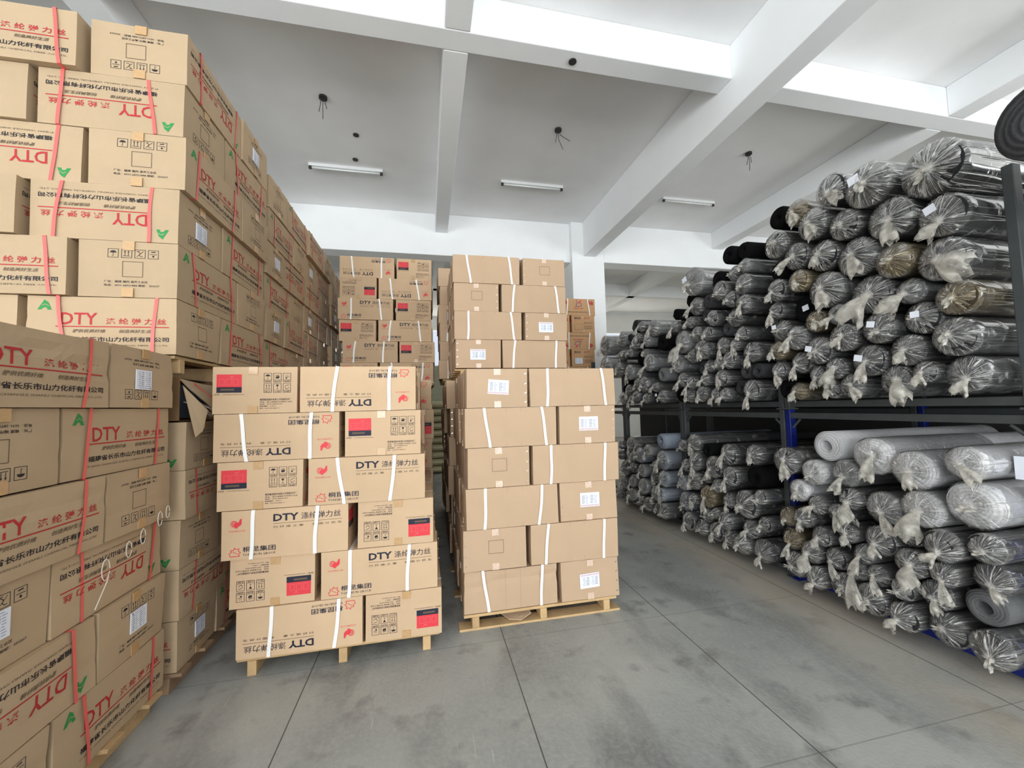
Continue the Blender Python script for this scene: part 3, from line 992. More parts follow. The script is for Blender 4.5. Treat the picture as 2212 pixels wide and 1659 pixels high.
def stack_sh(rows, xr, y0, z0, stackname, scale=1.0, rz=0.0, seed=1, tr=None, jit=0.015):
    """rows top to bottom: (aisle face near the front corner 'L'/'S', flip, paper, crush) for the front carton and the rear one; third entry = carton to the left in front"""
    L, Wd, Hh = [q * scale for q in DIM['shanli']]
    n = len(rows)
    for i, row in enumerate(rows):
        z = z0 + (n - 1 - i) * Hh
        rr = random.Random(seed * 100 + i)
        y = y0
        xo = xr + rr.uniform(-jit, jit)
        for k, item in enumerate(row[:2]):
            if item is None:
                y += Wd + 0.01
                continue
            f, fl, paper, crush = item
            # f is what shows on the aisle face: 'L' = long side along Y
            wx, dy = (Wd, L) if f == 'L' else (L, Wd)
            carton('shanli', (xo - wx / 2 + math.tan(-rz) * (y - y0), y + dy / 2, z), 'y' if f == 'L' else 'x', fl, rz + rr.uniform(-0.012, 0.012), scale,
                   lab(look_sh(f, fl, paper), i + 1, ('near box', 'farther box')[k], stackname), RED, paper=paper, crush=crush)
            if k == 0: w0 = wx
            y += dy + rr.uniform(0.0, 0.012)
        if len(row) > 2 and row[2]:
            f, fl, paper, crush = row[2]     # what shows on the front face
            wx, dy = (L, Wd) if f == 'L' else (Wd, L)
            carton('shanli', (xo - w0 - 0.028 - wx / 2, y0 - 0.035 + 0.02 * (i % 3) + dy / 2, z), 'x' if f == 'L' else 'y', fl, rz, scale,
                   lab(look_sh(f, fl, paper), i + 1, 'left box', stackname), RED, paper=paper, crush=crush)


# upper tier, nearest stack
stack_sh([(('L', d_, None, 0), ('S', d_, 0, 0), ('L', u_, None, 0)), (('S', d_, None, 0), ('L', u_, None, 1), ('S', d_, None, 0)), (('L', u_, None, 0), ('S', u_, None, 1), ('L', d_, None, 0)),
          (('S', d_, 0, 0), ('L', u_, None, 0), ('S', d_, None, 0)), (('L', u_, None, 0), ('S', u_, None, 1), ('L', u_, None, 1)), (('S', u_, None, 1), ('L', u_, None, 0), ('S', u_, None, 0))],
         -1.335, 2.5, 1.83, 'of near left upper stack', rz=-0.012, seed=3)
pallet('wooden pallet carrying the near left upper stack', -2.5, -1.36, 2.52, 3.66, z0=1.733, h=0.096, along='x')
rnd = random.Random(21)
for s, y0 in enumerate((3.72, 4.83, 5.94, 7.05)):
    rows = []
    for i in range(6):
        a = 'L' if (i + s) % 2 else 'S'
        b = 'S' if a == 'L' else 'L'
        mk = lambda f: (f, rnd.random() < 0.35, (0 if f == 'S' and rnd.random() < 0.5 else None), rnd.choice((0, 0, 1, 2)))
        rows.append((mk(a), mk(b)))
    stack_sh(rows, -1.34 + 0.01 * s, y0, 1.83, 'of %s left upper stack' % ORD[s + 2], 0.94, seed=5 + s, jit=0.03)
    pallet('wooden pallet carrying the %s left upper stack' % ORD[s + 2], -2.45, -1.36, y0 + 0.02, y0 + 1.04, z0=1.733, h=0.096, along='x')
# lower tier, nearest stack by the camera
stack_sh([(('L', u_, None, 3), ('S', d_, 0, 2)), (('S', d_, None, 1), ('L', u_, None, 1)), (('L', u_, None, 2), ('S', d_, None, 1)), (('S', u_, 0, 0), ('L', d_, None, 1)), (('L', d_, None, 1), ('S', u_, 0, 1)), (('S', u_, None, 1), ('L', u_, None, 1))],
         -1.36, 1.405, 0.1, 'of nearest left stack', 0.92, seed=9)
pallet('wooden pallet under the nearest left stack', -2.4, -1.335, 1.3, 2.44, h=0.1, m=M_wood)
# lower tier under the near upper stack
stack_sh([(None, ('L', d_, None, 1)), (('S', d_, None, 0), ('L', d_, None, 1)), (('L', d_, None, 1), ('S', u_, None, 0)), (('S', d_, None, 0), ('L', d_, None, 0)), (('L', d_, None, 1), ('S', u_, None, 0)), (('S', u_, 0, 1), ('L', u_, None, 0))],
         -1.335, 2.57, 0.1, 'of second left lower stack', 0.87, seed=13)
pallet('wooden floor pallet of the second left stack', -2.4, -1.32, 2.56, 3.6, h=0.1, m=M_wooddark)
for s, y0 in enumerate((3.72, 4.82, 5.92, 7.02)):
    rows = []
    for i in range(6):
        a = 'L' if (i + s) % 2 else 'S'
        rows.append(((a, rnd.random() < 0.35, None, 0), ('S' if a == 'L' else 'L', rnd.random() < 0.35, None, 1)))
    stack_sh(rows, -1.34, y0, 0.1, 'of %s left lower stack' % ORD[s + 3], 0.87, seed=25 + s)
    pallet('wooden floor pallet of the %s left lower stack' % ORD[s + 3], -2.4, -1.34, y0, y0 + 1.02, h=0.1, m=M_wooddark)


def torn_carton():
    """the burst carton wedged beside the strapped stack"""
    L, Wd, Hh = [q * 0.87 for q in DIM['shanli']]
    z0 = 0.106 + 5 * Hh
    x1, y0 = -1.335, 2.57
    t = link('burst_carton', None); t.location = (x1 - L / 2, y0, z0)
    tag(t, 'burst carton with torn open end, white paper hanging out, under the tier pallet', 'carton', RED)
    b = MB()
    a = L / 2 - 0.03
    b.box(-L / 2, 0.0, 0.0, a, 0.004, Hh - 0.02); b.box(-L / 2, Wd - 0.02, 0, a + 0.02, Wd - 0.016, Hh - 0.02); b.box(-L / 2, 0, 0, a, Wd - 0.02, 0.004)
    b.box(-L / 2, 0.0, Hh - 0.024, a - 0.05, Wd - 0.02, Hh - 0.02); b.box(-L / 2, 0, 0, -L / 2 + 0.004, Wd - 0.02, Hh - 0.02)
    b.build('box_shell', M_inside, t)
    b = MB()      # end panel, folded half out
    pts = [(a, 0.0, Hh - 0.03), (a + 0.02, 0.2, Hh - 0.05), (a + 0.05, 0.4, Hh - 0.06), (a + 0.09, 0.36, 0.13), (a + 0.08, 0.2, 0.07), (a + 0.03, 0.05, 0.18)]
    b.add(pts + [(p[0] - 0.005, p[1], p[2]) for p in pts], [(0, 1, 2, 3, 4, 5), (11, 10, 9, 8, 7, 6)] + [(i, i + 6, (i + 1) % 6 + 6, (i + 1) % 6) for i in range(6)])
    b.build('torn_end_panel', M_shanli, t)
    b = MB()      # flap hanging at the corner
    pts = [(a + 0.02, -0.004, 0.2), (a + 0.095, 0.1, 0.06), (a + 0.095, 0.05, -0.06), (a + 0.085, 0.0, -0.09)]
    b.add(pts + [(p[0] - 0.005, p[1] + 0.003, p[2]) for p in pts], [(0, 3, 2, 1), (4, 5, 6, 7)] + [(i, (i + 1) % 4, (i + 1) % 4 + 4, i + 4) for i in range(4)])
    b.build('torn_flap', M_shanli, t)
    b = MB(); b.add([(a - 0.03, 0.01, 0.02), (a - 0.03, 0.3, 0.02), (a - 0.03, 0.3, Hh - 0.06), (a - 0.03, 0.01, Hh - 0.06)], [(0, 1, 2, 3)]); b.build('inner_liner', M_yarn, t)
    b = MB(); r = random.Random(4)
    for k in range(7):
        y = 0.08 + k * 0.03
        b.tube([(a - 0.02, y, 0.1 + r.uniform(0, .05)), (a + 0.05, y + 0.03, 0.08), (a + 0.09 + r.uniform(0, .03), y + 0.06, 0.02 + r.uniform(-.03, .05))], [0.012, 0.018, 0.004], 5, flat=0.3)
    b.build('torn_paper', M_torn, t)
    b = MB(); b.tube([(a + 0.02, 0.1, Hh - 0.05), (a + 0.065, 0.2, 0.14), (a + 0.1, 0.26, 0.06)], 0.006, 5, flat=0.3); b.build('strap', M_redstrap, t)


torn_carton()


def chalk_marks():
    b = MB()
    X = -1.325
    r = random.Random(8)
    for y, z, s in ((2.02, 0.86, 1.0), (2.15, 0.9, 0.8), (2.24, 0.93, 0.8), (2.36, 0.98, 0.8), (2.42, 1.0, 0.7)):
        pts = [(X, y + 0.022 * s * math.cos(k * 0.75), z + 0.045 * s * math.sin(k * 0.75)) for k in range(9)]
        if s == 1.0: pts += [(X, y + 0.01, z - 0.05), (X, y - 0.05, z - 0.14)]
        b.tube(pts, 0.002, 4)
    o = b.build('chalk_number', M_chalk)
    # belongs to the carton it is written on
    for c in bpy.data.objects:
        if c.get('label', '').startswith('inverted red-lettered carton, fourth layer') and 'nearest left stack' in c['label']:
            bpy.context.view_layer.update()
            o.parent = c; o.matrix_parent_inverse = c.matrix_world.inverted()
            break


chalk_marks()

# ---------------------------------------------------------------- sacks far down the gap
def sacks():
    b = MB()
    n = 14
    vs, fs = [], []
    for j in range(9):
        t = j / 8
        for i in range(n):
            a = 2 * math.pi * i / n
            w = 0.34 * (1 - abs(2 * t - 1) ** 4) ** 0.5 + 0.02
            ca, sa = math.cos(a), math.sin(a)
            vs.append((math.copysign(abs(ca) ** 0.6, ca) * 0.36, (t - 0.5) * 0.8, math.copysign(abs(sa) ** 0.8, sa) * 0.085 * (w / 0.36) + 0.085))
    for j in range(8):
        for i in range(n):
            fs.append((j * n + i, j * n + (i + 1) % n, (j + 1) * n + (i + 1) % n, (j + 1) * n + i))
    fs += [tuple(range(n - 1, -1, -1)), tuple(8 * n + i for i in range(n))]
    b.add(vs, fs)
    me = b.mesh('woven_sack', M_sack, True)
    for i in range(10):
        o = link('woven_sack', me)
        o.location = (0.2 + R0.uniform(-0.04, 0.04), 9.8 + R0.uniform(-0.03, 0.03), i * 0.168)
        o.rotation_euler = (0, 0, R0.uniform(-0.05, 0.05))
        tag(o, 'pale woven sack in the gap between stacks, %s from the floor' % ORD[i + 1], 'sack', 'sacks in the far gap')


sacks()

# ---------------------------------------------------------------- racks with fabric rolls
RX = 3.05
BAYS = [(1.40, 2.86), (2.86, 4.27), (4.27, 5.71), (5.71, 6.92)]
BAYN = ['nearest bay', 'second bay', 'third bay', 'far bay']


def rack(y0, y1, z0, z1, m, label, blue):
    t = link('stacking_rack', None); t.location = (RX, (y0 + y1) / 2, z0)
    tag(t, label, 'rack', 'steel stacking racks')
    h = z1 - z0; d = (y1 - y0) / 2
    pw = 0.024
    for sx in (0, 1.5):
        for sy in (-1, 1):
            yc = sy * (d - pw - 0.004)
            b = MB(); b.box(sx - 0.03, yc - pw + 0.002, 0, sx + 0.03, yc + pw, h); b.build('post', m, t, bevel=0.004)
            b = MB(); b.box(sx - 0.055, yc - pw - 0.006, 0, sx + 0.055, yc + pw + 0.002, 0.012); b.build('foot_plate', m, t)
    for sx in (0, 1.5):
        for z in ((0.045, h - 0.05) if z0 == 0 else (0.045,)):
            b = MB(); b.box(sx - 0.022, -d + 2 * pw, z - 0.024, sx + 0.022, d - 2 * pw, z + 0.024); b.build('beam', M_rack if (z > 0.5 or not blue) else M_blue, t, bevel=0.003)
        for sy in (-1, 1) if z0 == 0 else ():
            b = MB(); y = sy * (d - 2 * pw)
            b.tube([(sx, y, h - 0.15), (sx, y - sy * 0.07, h - 0.08)], 0.01, 6); b.build('brace', M_rack, t)
    for k in range(4):
        x = 0.2 + k * 0.36
        b = MB(); b.box(x - 0.02, -d + 0.05, 0.045, x + 0.02, d - 0.05, 0.069); b.build('deck_bar', m, t)
    return t


for i, (a, c) in enumerate(BAYS):
    rack(a, c, 0.0, 1.42, M_blue if i == 0 else M_rack, ('blue' if i == 0 else 'grey') + ' steel rack on the floor holding fabric rolls, ' + BAYN[i], i == 0)
    rack(a, c, 1.422, 2.72 if i == 0 else 2.3, M_rack, 'grey steel rack on top of the lower one, ' + BAYN[i], False)


def fabric_mat(name, col, ring=0.35):
    m = bpy.data.materials.new(name)
    m.use_nodes = True
    nt = m.node_tree
    N, Lk = nt.nodes, nt.links
    p = N['Principled BSDF']
    p.inputs['Roughness'].default_value = 0.95
    p.inputs['Specular IOR Level'].default_value = 0.1
    tc = N.new('ShaderNodeTexCoord')
    w = N.new('ShaderNodeTexWave'); w.wave_type = 'RINGS'; w.rings_direction = 'X'
    w.inputs['Scale'].default_value = 14; w.inputs['Distortion'].default_value = 1.5; w.inputs['Detail'].default_value = 2; w.inputs['Detail Scale'].default_value = 2
    Lk.new(tc.outputs['Object'], w.inputs['Vector'])
    n = N.new('ShaderNodeTexNoise'); n.inputs['Scale'].default_value = 90; Lk.new(tc.outputs['Object'], n.inputs['Vector'])
    mul = N.new('ShaderNodeMath'); mul.operation = 'MULTIPLY_ADD'
    Lk.new(w.outputs['Fac'], mul.inputs[0]); mul.inputs[1].default_value = ring; mul.inputs[2].default_value = 1 - ring * 0.6
    mul2 = N.new('ShaderNodeMath'); mul2.operation = 'MULTIPLY_ADD'
    Lk.new(n.outputs['Fac'], mul2.inputs[0]); mul2.inputs[1].default_value = 0.5; Lk.new(mul.outputs[0], mul2.inputs[2])
    oi = N.new('ShaderNodeObjectInfo')
    mr = N.new('ShaderNodeMapRange'); Lk.new(oi.outputs['Random'], mr.inputs[0]); mr.inputs[3].default_value = 0.6; mr.inputs[4].default_value = 1.0
    mul3 = N.new('ShaderNodeMath'); mul3.operation = 'MULTIPLY'; Lk.new(mul2.outputs[0], mul3.inputs[0]); Lk.new(mr.outputs[0], mul3.inputs[1])
    hsv = N.new('ShaderNodeHueSaturation'); hsv.inputs['Color'].default_value = col
    Lk.new(mul3.outputs[0], hsv.inputs['Value']); Lk.new(hsv.outputs[0], p.inputs['Base Color'])
    bn = N.new('ShaderNodeBump'); bn.inputs['Strength'].default_value = 0.5; bn.inputs['Distance'].default_value = 0.01
    Lk.new(mul2.outputs[0], bn.inputs['Height']); Lk.new(bn.outputs[0], p.inputs['Normal'])
    return m


FAB = {'c': fabric_mat('charcoal_fabric', rgb(48, 48, 50)), 'b': fabric_mat('black_fabric', rgb(14, 14, 15), 0.2), 'g': fabric_mat('grey_fabric', rgb(104, 105, 106)),
       'l': fabric_mat('light_grey_fabric', rgb(188, 188, 190)), 's': fabric_mat('dark_grey_fabric', rgb(62, 62, 64), 0.6), 'n': fabric_mat('brown_grey_fabric', rgb(66, 58, 46)),
       'w': fabric_mat('blue_grey_fabric', rgb(128, 136, 148))}
FAB['S'] = FAB['g']; FAB['L'] = FAB['l']; FAB['W'] = FAB['w']
COLN = {'c': 'charcoal', 'b': 'black', 'g': 'grey', 'l': 'pale grey', 's': 'dark grey', 'n': 'brownish', 'w': 'blue-grey', 'S': 'grey', 'L': 'pale grey', 'W': 'blue-grey'}
BARE = 'bsSLW'


def film_mat(name, tint, base, streak):
    """thin clear polythene: mostly see-through, milky along its creases and where it is gathered"""
    m = bpy.data.materials.new(name)
    m.use_nodes = True
    nt = m.node_tree
    N, Lk = nt.nodes, nt.links
    N.remove(N['Principled BSDF'])
    out = N['Material Output']
    uv = N.new('ShaderNodeUVMap'); uv.uv_map = 'UVMap'
    oi = N.new('ShaderNodeObjectInfo')

    def noise(sx, sy, scale, detail=3):
        mp = N.new('ShaderNodeMapping'); mp.inputs['Scale'].default_value = (sx, sy, 1); Lk.new(uv.outputs[0], mp.inputs[0])
        add = N.new('ShaderNodeVectorMath'); add.operation = 'ADD'; Lk.new(mp.outputs[0], add.inputs[0])
        sc = N.new('ShaderNodeVectorMath'); sc.operation = 'SCALE'; sc.inputs[0].default_value = (37, 11, 5); Lk.new(oi.outputs['Random'], sc.inputs['Scale']); Lk.new(sc.outputs[0], add.inputs[1])
        n = N.new('ShaderNodeTexNoise'); n.inputs['Scale'].default_value = scale; n.inputs['Detail'].default_value = detail; Lk.new(add.outputs[0], n.inputs['Vector'])
        return n.outputs['Fac']

    def rng(x, a, b, c, d):
        n = N.new('ShaderNodeMapRange'); Lk.new(x, n.inputs[0])
        for i, q in enumerate((a, b, c, d)): n.inputs[i + 1].default_value = q
        return n.outputs[0]

    def mth(op, a, b):
        n = N.new('ShaderNodeMath'); n.operation = op
        for i, x in enumerate((a, b)):
            if isinstance(x, (int, float)): n.inputs[i].default_value = x
            else: Lk.new(x, n.inputs[i])
        return n.outputs[0]
    sep = N.new('ShaderNodeSeparateXYZ'); Lk.new(uv.outputs[0], sep.inputs[0])
    v = sep.outputs[1]                                # 0 at the knot, 1 at the rim, above 1 along the side
    ridge = lambda n, w: rng(mth('ABSOLUTE', mth('SUBTRACT', n, 0.5), 0), 0.0, w, 1, 0)
    s1 = ridge(noise(26, 0.5, 1.0, 1), 0.03)
    s2 = mth('MULTIPLY', ridge(noise(56, 0.9, 1.0, 1), 0.03), 0.55)
    side = rng(noise(9, 9, 1.0, 4), 0.58, 0.72, 0, 0.7)
    endw = rng(v, 0.95, 1.15, 1, 0.25)
    st = mth('MAXIMUM', mth('MULTIPLY', mth('MAXIMUM', s1, s2), endw), mth('MULTIPLY', side, rng(v, 0.9, 1.2, 0, 1)))
    fac = mth('ADD', mth('MULTIPLY', st, streak), base)
    fac = mth('MINIMUM', mth('ADD', fac, rng(v, 0.0, 0.3, 0.75, 0.0)), 0.95)
    tr = N.new('ShaderNodeBsdfTransparent'); tr.inputs[0].default_value = (0.97, 0.97, 0.97, 1)
    df = N.new('ShaderNodeBsdfPrincipled'); df.inputs['Base Color'].default_value = tint; df.inputs['Roughness'].default_value = 0.35
    mx = N.new('ShaderNodeMixShader'); Lk.new(fac, mx.inputs[0]); Lk.new(tr.outputs[0], mx.inputs[1]); Lk.new(df.outputs[0], mx.inputs[2])
    gl = N.new('ShaderNodeBsdfGlossy'); gl.inputs['Roughness'].default_value = 0.16
    fr = N.new('ShaderNodeFresnel'); fr.inputs['IOR'].default_value = 1.4
    bn = N.new('ShaderNodeBump'); bn.inputs['Strength'].default_value = 0.7; bn.inputs['Distance'].default_value = 0.01
    Lk.new(mth('ADD', s1, side), bn.inputs['Height']); Lk.new(bn.outputs[0], fr.inputs['Normal']); Lk.new(bn.outputs[0], gl.inputs['Normal'])
    mx2 = N.new('ShaderNodeMixShader'); Lk.new(mth('MINIMUM', fr.outputs[0], 0.5), mx2.inputs[0]); Lk.new(mx.outputs[0], mx2.inputs[1]); Lk.new(gl.outputs[0], mx2.inputs[2])
    Lk.new(mx2.outputs[0], out.inputs[0])
    return m


FILM = film_mat('clear_film', rgb(236, 235, 230), 0.05, 0.68)
FILMB = film_mat('yellowed_film', rgb(206, 188, 150), 0.09, 0.6)


def tail_mat():
    m = bpy.data.materials.new('gathered_film')
    m.use_nodes = True
    nt = m.node_tree
    N, Lk = nt.nodes, nt.links
    p = N['Principled BSDF']
    p.inputs['Base Color'].default_value = rgb(200, 196, 186); p.inputs['Roughness'].default_value = 0.3
    tc = N.new('ShaderNodeTexCoord'); n = N.new('ShaderNodeTexNoise'); n.inputs['Scale'].default_value = 22; Lk.new(tc.outputs['Object'], n.inputs['Vector'])
    mr = N.new('ShaderNodeMapRange'); Lk.new(n.outputs['Fac'], mr.inputs[0])
    for i, q in enumerate((0.35, 0.65, 0.12, 0.7)): mr.inputs[i + 1].default_value = q
    Lk.new(mr.outputs[0], p.inputs['Alpha'])
    return m


TAIL = tail_mat()
RR = 0.15          # radius the roll shapes are drawn at
RL = 1.6           # length of a roll


def roll_core(seed, hollow):
    r = random.Random(seed)
    b = MB(); n = 36
    ph = [r.uniform(0, 6.28) for _ in range(3)]
    rad = lambda a: RR * 0.97 * (1 + 0.025 * math.sin(2 * a + ph[0]) + 0.015 * math.sin(3 * a + ph[1]))
    prof = [(0.03, 0.2), (0.0, 0.24), (0.004, 0.45), (-0.006, 0.62), (0.004, 0.8), (0.006, 0.93), (0.018, 1.0), (0.4, 1.0), (0.9, 1.0), (RL, 0.98)]
    if hollow: prof = [(0.25, 0.2), (0.0, 0.34)] + prof[2:]
    vs, fs = [], []
    for x, q in prof:
        for i in range(n):
            a = 2 * math.pi * i / n
            wob = 0.008 * math.sin(a + ph[2] + q * 6) if 0.2 < q < 0.99 and x < 0.02 else 0
            vs.append((x + wob, rad(a) * q * math.cos(a), rad(a) * q * math.sin(a)))
    for j in range(len(prof) - 1):
        for i in range(n):
            fs.append((j * n + i, (j + 1) * n + i, (j + 1) * n + (i + 1) % n, j * n + (i + 1) % n))
    fs.append(tuple(range(n))); fs.append(tuple((len(prof) - 1) * n + i for i in range(n - 1, -1, -1)))
    b.add(vs, fs)
    return b


def roll_film(seed, ky, kz, kx):
    """bag of film drawn over the roll and gathered to a knot at (kx, ky, kz) in front of its end"""
    r = random.Random(seed)
    b = MB(); n = 64
    ph = [r.uniform(0, 6.28) for _ in range(8)]
    pl = [r.gauss(0, 1) for _ in range(n)]
    pl = [(pl[i] + 0.5 * pl[i - 1]) for i in range(n)]
    K = Vector((kx, ky, kz))
    vs, fs, uv = [], [], []
    ts = [0.0, 0.06, 0.14, 0.25, 0.4, 0.58, 0.76, 0.9, 1.0]
    side = [0.06, 0.14, 0.26, 0.42, 0.62, 0.9]
    rows = 0
    for t in ts:
        for i in range(n + 1):
            a = 2 * math.pi * i / n
            rim = Vector((0.012, RR * 1.03 * math.cos(a), RR * 1.03 * math.sin(a)))
            p = K.lerp(rim, t)
            p.x -= 0.016 * math.sin(math.pi * min(1, t * 0.95 + 0.05)) * (1 + 0.4 * math.sin(2 * a + ph[0]))
            p.x += 0.007 * pl[i % n] * (1 - abs(2 * t - 0.9)) * min(1, t * 3)
            if t > 0.5:
                f = (t - 0.5) * 2
                p.y *= 1 + 0.0 * f
            vs.append(tuple(p)); uv.append((i / n, t))
        rows += 1
    for x in side:
        for i in range(n + 1):
            a = 2 * math.pi * i / n
            q = 1.022 + 0.022 * math.sin(3 * a + ph[1] + x * 9) * math.sin(5 * a + ph[2] - x * 14) + 0.008 * pl[i % n] * max(0, 1 - x * 2)
            vs.append((x, RR * q * math.cos(a), RR * q * math.sin(a))); uv.append((i / n, 1 + x * 2))
        rows += 1
    for j in range(rows - 1):
        for i in range(n):
            k = j * (n + 1) + i
            fs.append((k, k + n + 1, k + n + 2, k + 1))
    b.add(vs, fs); b.uv = uv
    return b


def tail_mesh(seed, kind):
    """the loose end of the bag beyond the knot: a knot and a ruffled flare hanging from it"""
    r = random.Random(seed)
    b = MB()
    n = 16
    ln = {0: 0.09, 1: 0.035, 2: 0.15}[kind]
    d = Vector((-0.35 if kind != 1 else -1.0, r.uniform(-0.8, 0.8), -1.0 if kind != 1 else r.uniform(-0.6, 0.4))).normalized()
    u = d.cross(Vector((1, 0, 0.2))).normalized(); w = u.cross(d)
    ph = [r.uniform(0, 6.28) for _ in range(4)]
    vs, fs = [], []
    J = 7
    for j in range(J + 1):
        t = j / J
        wd = (0.010 + 0.045 * t ** 0.8 * (1 if kind != 1 else 0.75)) * (1 if t < 0.75 else 1 - (t - 0.75) * r.uniform(0.3, 1.4))
        c = d * (ln * t) + Vector((-0.02 * math.sin(t * 3), 0, -0.02 * t * t))
        for i in range(n):
            a = 2 * math.pi * i / n
            q = 1 + 0.35 * t * math.sin(3 * a + ph[0]) + 0.25 * t * math.sin(5 * a + ph[1] + t * 2)
            e = 1 + 0.2 * math.sin(2 * a + ph[2]) * t
            p = c + u * (math.cos(a) * wd * q) + w * (math.sin(a) * wd * q * 0.42) + d * (0.02 * t * math.sin(4 * a + ph[3]) * e)
            vs.append(tuple(p))
    for j in range(J):
        for i in range(n):
            fs.append((j * n + i, j * n + (i + 1) % n, (j + 1) * n + (i + 1) % n, (j + 1) * n + i))
    b.add(vs, fs)
    # the knot itself
    b.tube([(0.025, 0, 0), (0.008, 0, 0), (-0.008, 0, -0.003), (-0.02, 0, -0.008)], [0.008, 0.017, 0.017, 0.008], 8)
    return b


CORES = [roll_core(k, k % 3 == 2).mesh('fabric_roll', FAB['c'], True) for k in range(5)]
HOLLOW = [2]
KNOTS = [(0.0, -0.01, -0.035), (-0.02, -0.03, -0.04), (0.03, -0.03, -0.035), (-0.03, 0.01, -0.03), (0.015, 0.02, -0.035), (-0.03, -0.05, -0.04), (0.0, -0.06, -0.035), (-0.01, 0.0, -0.05)]
FILMS = [(roll_film(k + 40, ky, kz, kx).mesh('plastic_wrap', FILM, True), (kx, ky, kz)) for k, (ky, kz, kx) in enumerate(KNOTS)]
TAILS = [tail_mesh(k + 5, k % 3).mesh('tied_tail', TAIL, True) for k in range(9)]
TAGB = MB(); TAGB.add([(0, -0.035, -0.03), (0, 0.035, -0.03), (0, 0.035, 0.03), (0, -0.035, 0.03), (0.003, -0.035, -0.03), (0.003, 0.035, -0.03), (0.003, 0.035, 0.03), (0.003, -0.035, 0.03)], [(0, 3, 2, 1), (4, 5, 6, 7), (0, 1, 5, 4), (1, 2, 6, 5), (2, 3, 7, 6), (3, 0, 4, 7)])
TAGM = TAGB.mesh('paper_tag', M_paper)

# measured in the photograph: centre, radius (pixels of an enlarged view), kind; extra letters: T tail, P paper tag
VIEW_A, VIEW_B, VIEW_C, VIEW_D, VIEW_E = (1440, 240, 2.8601), (1260, 600, 4.8087), (1300, 840, 4.8087), (1640, 760, 3.858), (1640, 1090, 3.858)
UPPER = [(VIEW_A, '''1650,390,200c 1365,450,165cP 1140,460,110cT 1455,680,150cT 1175,680,110c 965,690,110cT 870,620,80nT 1740,690,150cTP 1540,880,130n 1240,890,135cT 965,900,110cT 810,870,105cT
690,800,90c 1790,920,180cT 1560,1110,90gT 1310,1050,150cT 1050,1070,120cT 860,1040,80nT 735,1130,95cT 870,1190,95bP 670,980,68bP 1980,1060,140n 650,690,75b 540,835,68b 410,815,62b 265,935,62b
150,920,80gP 1900,1330,160c 1640,1290,115cP 1420,1240,110cP 1110,1230,80cT 975,1310,85nT 730,1285,80cP 1180,1370,100cT 1340,1450,125cTP 1610,1450,105cT 970,1450,95cP 820,1370,90cT 655,1430,75nT
800,1510,70cT 590,1240,65cT 640,1520,70cT 550,1090,65cT 560,930,70c 480,920,55g'''),
         (VIEW_B, '''1130,240,95cT 1010,450,105gT 1210,340,75s 1340,280,85c 1540,300,105c 1190,530,85c 1310,520,75c 1430,480,80s 1770,600,115cT 1440,650,90cT 1250,700,105cT 1100,700,80c 1500,780,95c
1160,850,80s 1270,880,70cT 1370,830,80c 1030,930,75cT 1130,1040,70cT 1250,1010,70cT 1430,980,85cT 1620,980,90s 1820,960,90s 1090,1180,80cT 1230,1190,90cT 1390,1190,80cT 1550,1160,80cT 1700,1160,85s 1890,1150,120cT
1240,50,80s 1460,90,105c 1640,60,90c 1030,100,65b
520,330,60s 400,470,65g 520,500,60c 860,190,60b 800,460,95b 550,660,60b 860,710,95g 690,690,75gT 480,810,85gT 790,880,78S 640,960,85c 890,1010,80b 530,960,70gT 460,1080,60cT 750,1060,55cT 560,1160,60cT 850,1190,75cP 420,1270,65gT 510,1280,50gT 640,1230,60cT 690,330,80gT 640,470,60gT 200,560,110gT 250,770,120gT'''),
         (VIEW_D, '''1650,220,185cT 1080,270,140cT 840,340,110cT 660,180,100cT 450,190,90cT 560,330,90cT 300,310,100b 1400,110,105cT 280,150,70nT''')]
LOWER = [(VIEW_C, '''920,420,95cT 1270,370,115cT 1530,460,110cT 1060,400,50b 960,640,95cT 1160,750,105cT 1320,640,105cT 1780,650,140cT 1560,800,120b 940,860,105cT 1070,1100,120nT 1290,1090,85cT 1500,1180,150c
1900,1230,100n 1300,1360,95cT 1560,1430,100cT 1850,1550,110nT 1740,1370,80c 1080,1290,75c 1230,950,65c 1730,980,80c
270,420,85gT 480,470,70gT 600,420,80W 410,640,85w 640,640,105wT 270,550,65g 230,780,75c 430,800,65gT 620,810,90wT 330,880,60gT 450,980,85gT 620,980,75wT 750,950,80w 230,980,70gT 330,1070,70g 540,1130,90wT 740,1140,100w'''),
         (VIEW_D, '''510,720,120L 440,940,105l 330,1100,95lT 690,950,115gT 930,800,160lT 1280,980,165lT 1720,970,150lT 480,1240,85cT 790,1190,95cT 380,1340,85cT 640,1300,75cT 1090,1270,145gT 1430,1300,165lT 1920,1320,210l 470,1480,85cT 1180,1440,70c'''),
         (VIEW_E, '''400,440,95cT 620,520,95cT 850,340,90gT 1190,370,135cT 840,560,85gT 1090,580,90cT 1420,580,130cT 1620,340,140cT 1590,480,80cT 1830,690,150cT 2080,500,140c 1500,850,125cT 1980,950,180S 1260,790,90c 730,150,70cT''')]


LONG_TAILS = ((790, 1190), (840, 560), (1420, 580), (400, 440), (1560, 1110), (1310, 1050), (1790, 920), (1080, 270), (660, 180), (1010, 450), (1430, 1300))


def parse(sets):
    out = []
    for (ox, oy, sc), txt in sets:
        for w in txt.split():
            x, y, q = w.split(',')
            num = ''.join(ch for ch in q if ch.isdigit()); code = q[len(num):]
            u, v, rp = float(x) / sc + ox, float(y) / sc + oy, float(num) / sc
            Y, Z, mpp = on_x(u, v, 2.84)
            if (int(x), int(y)) in LONG_TAILS: code += 'B'
            out.append([Y, Z, min(0.2, max(0.07, rp * mpp * 1.0)), code, Y, Z])
    return out


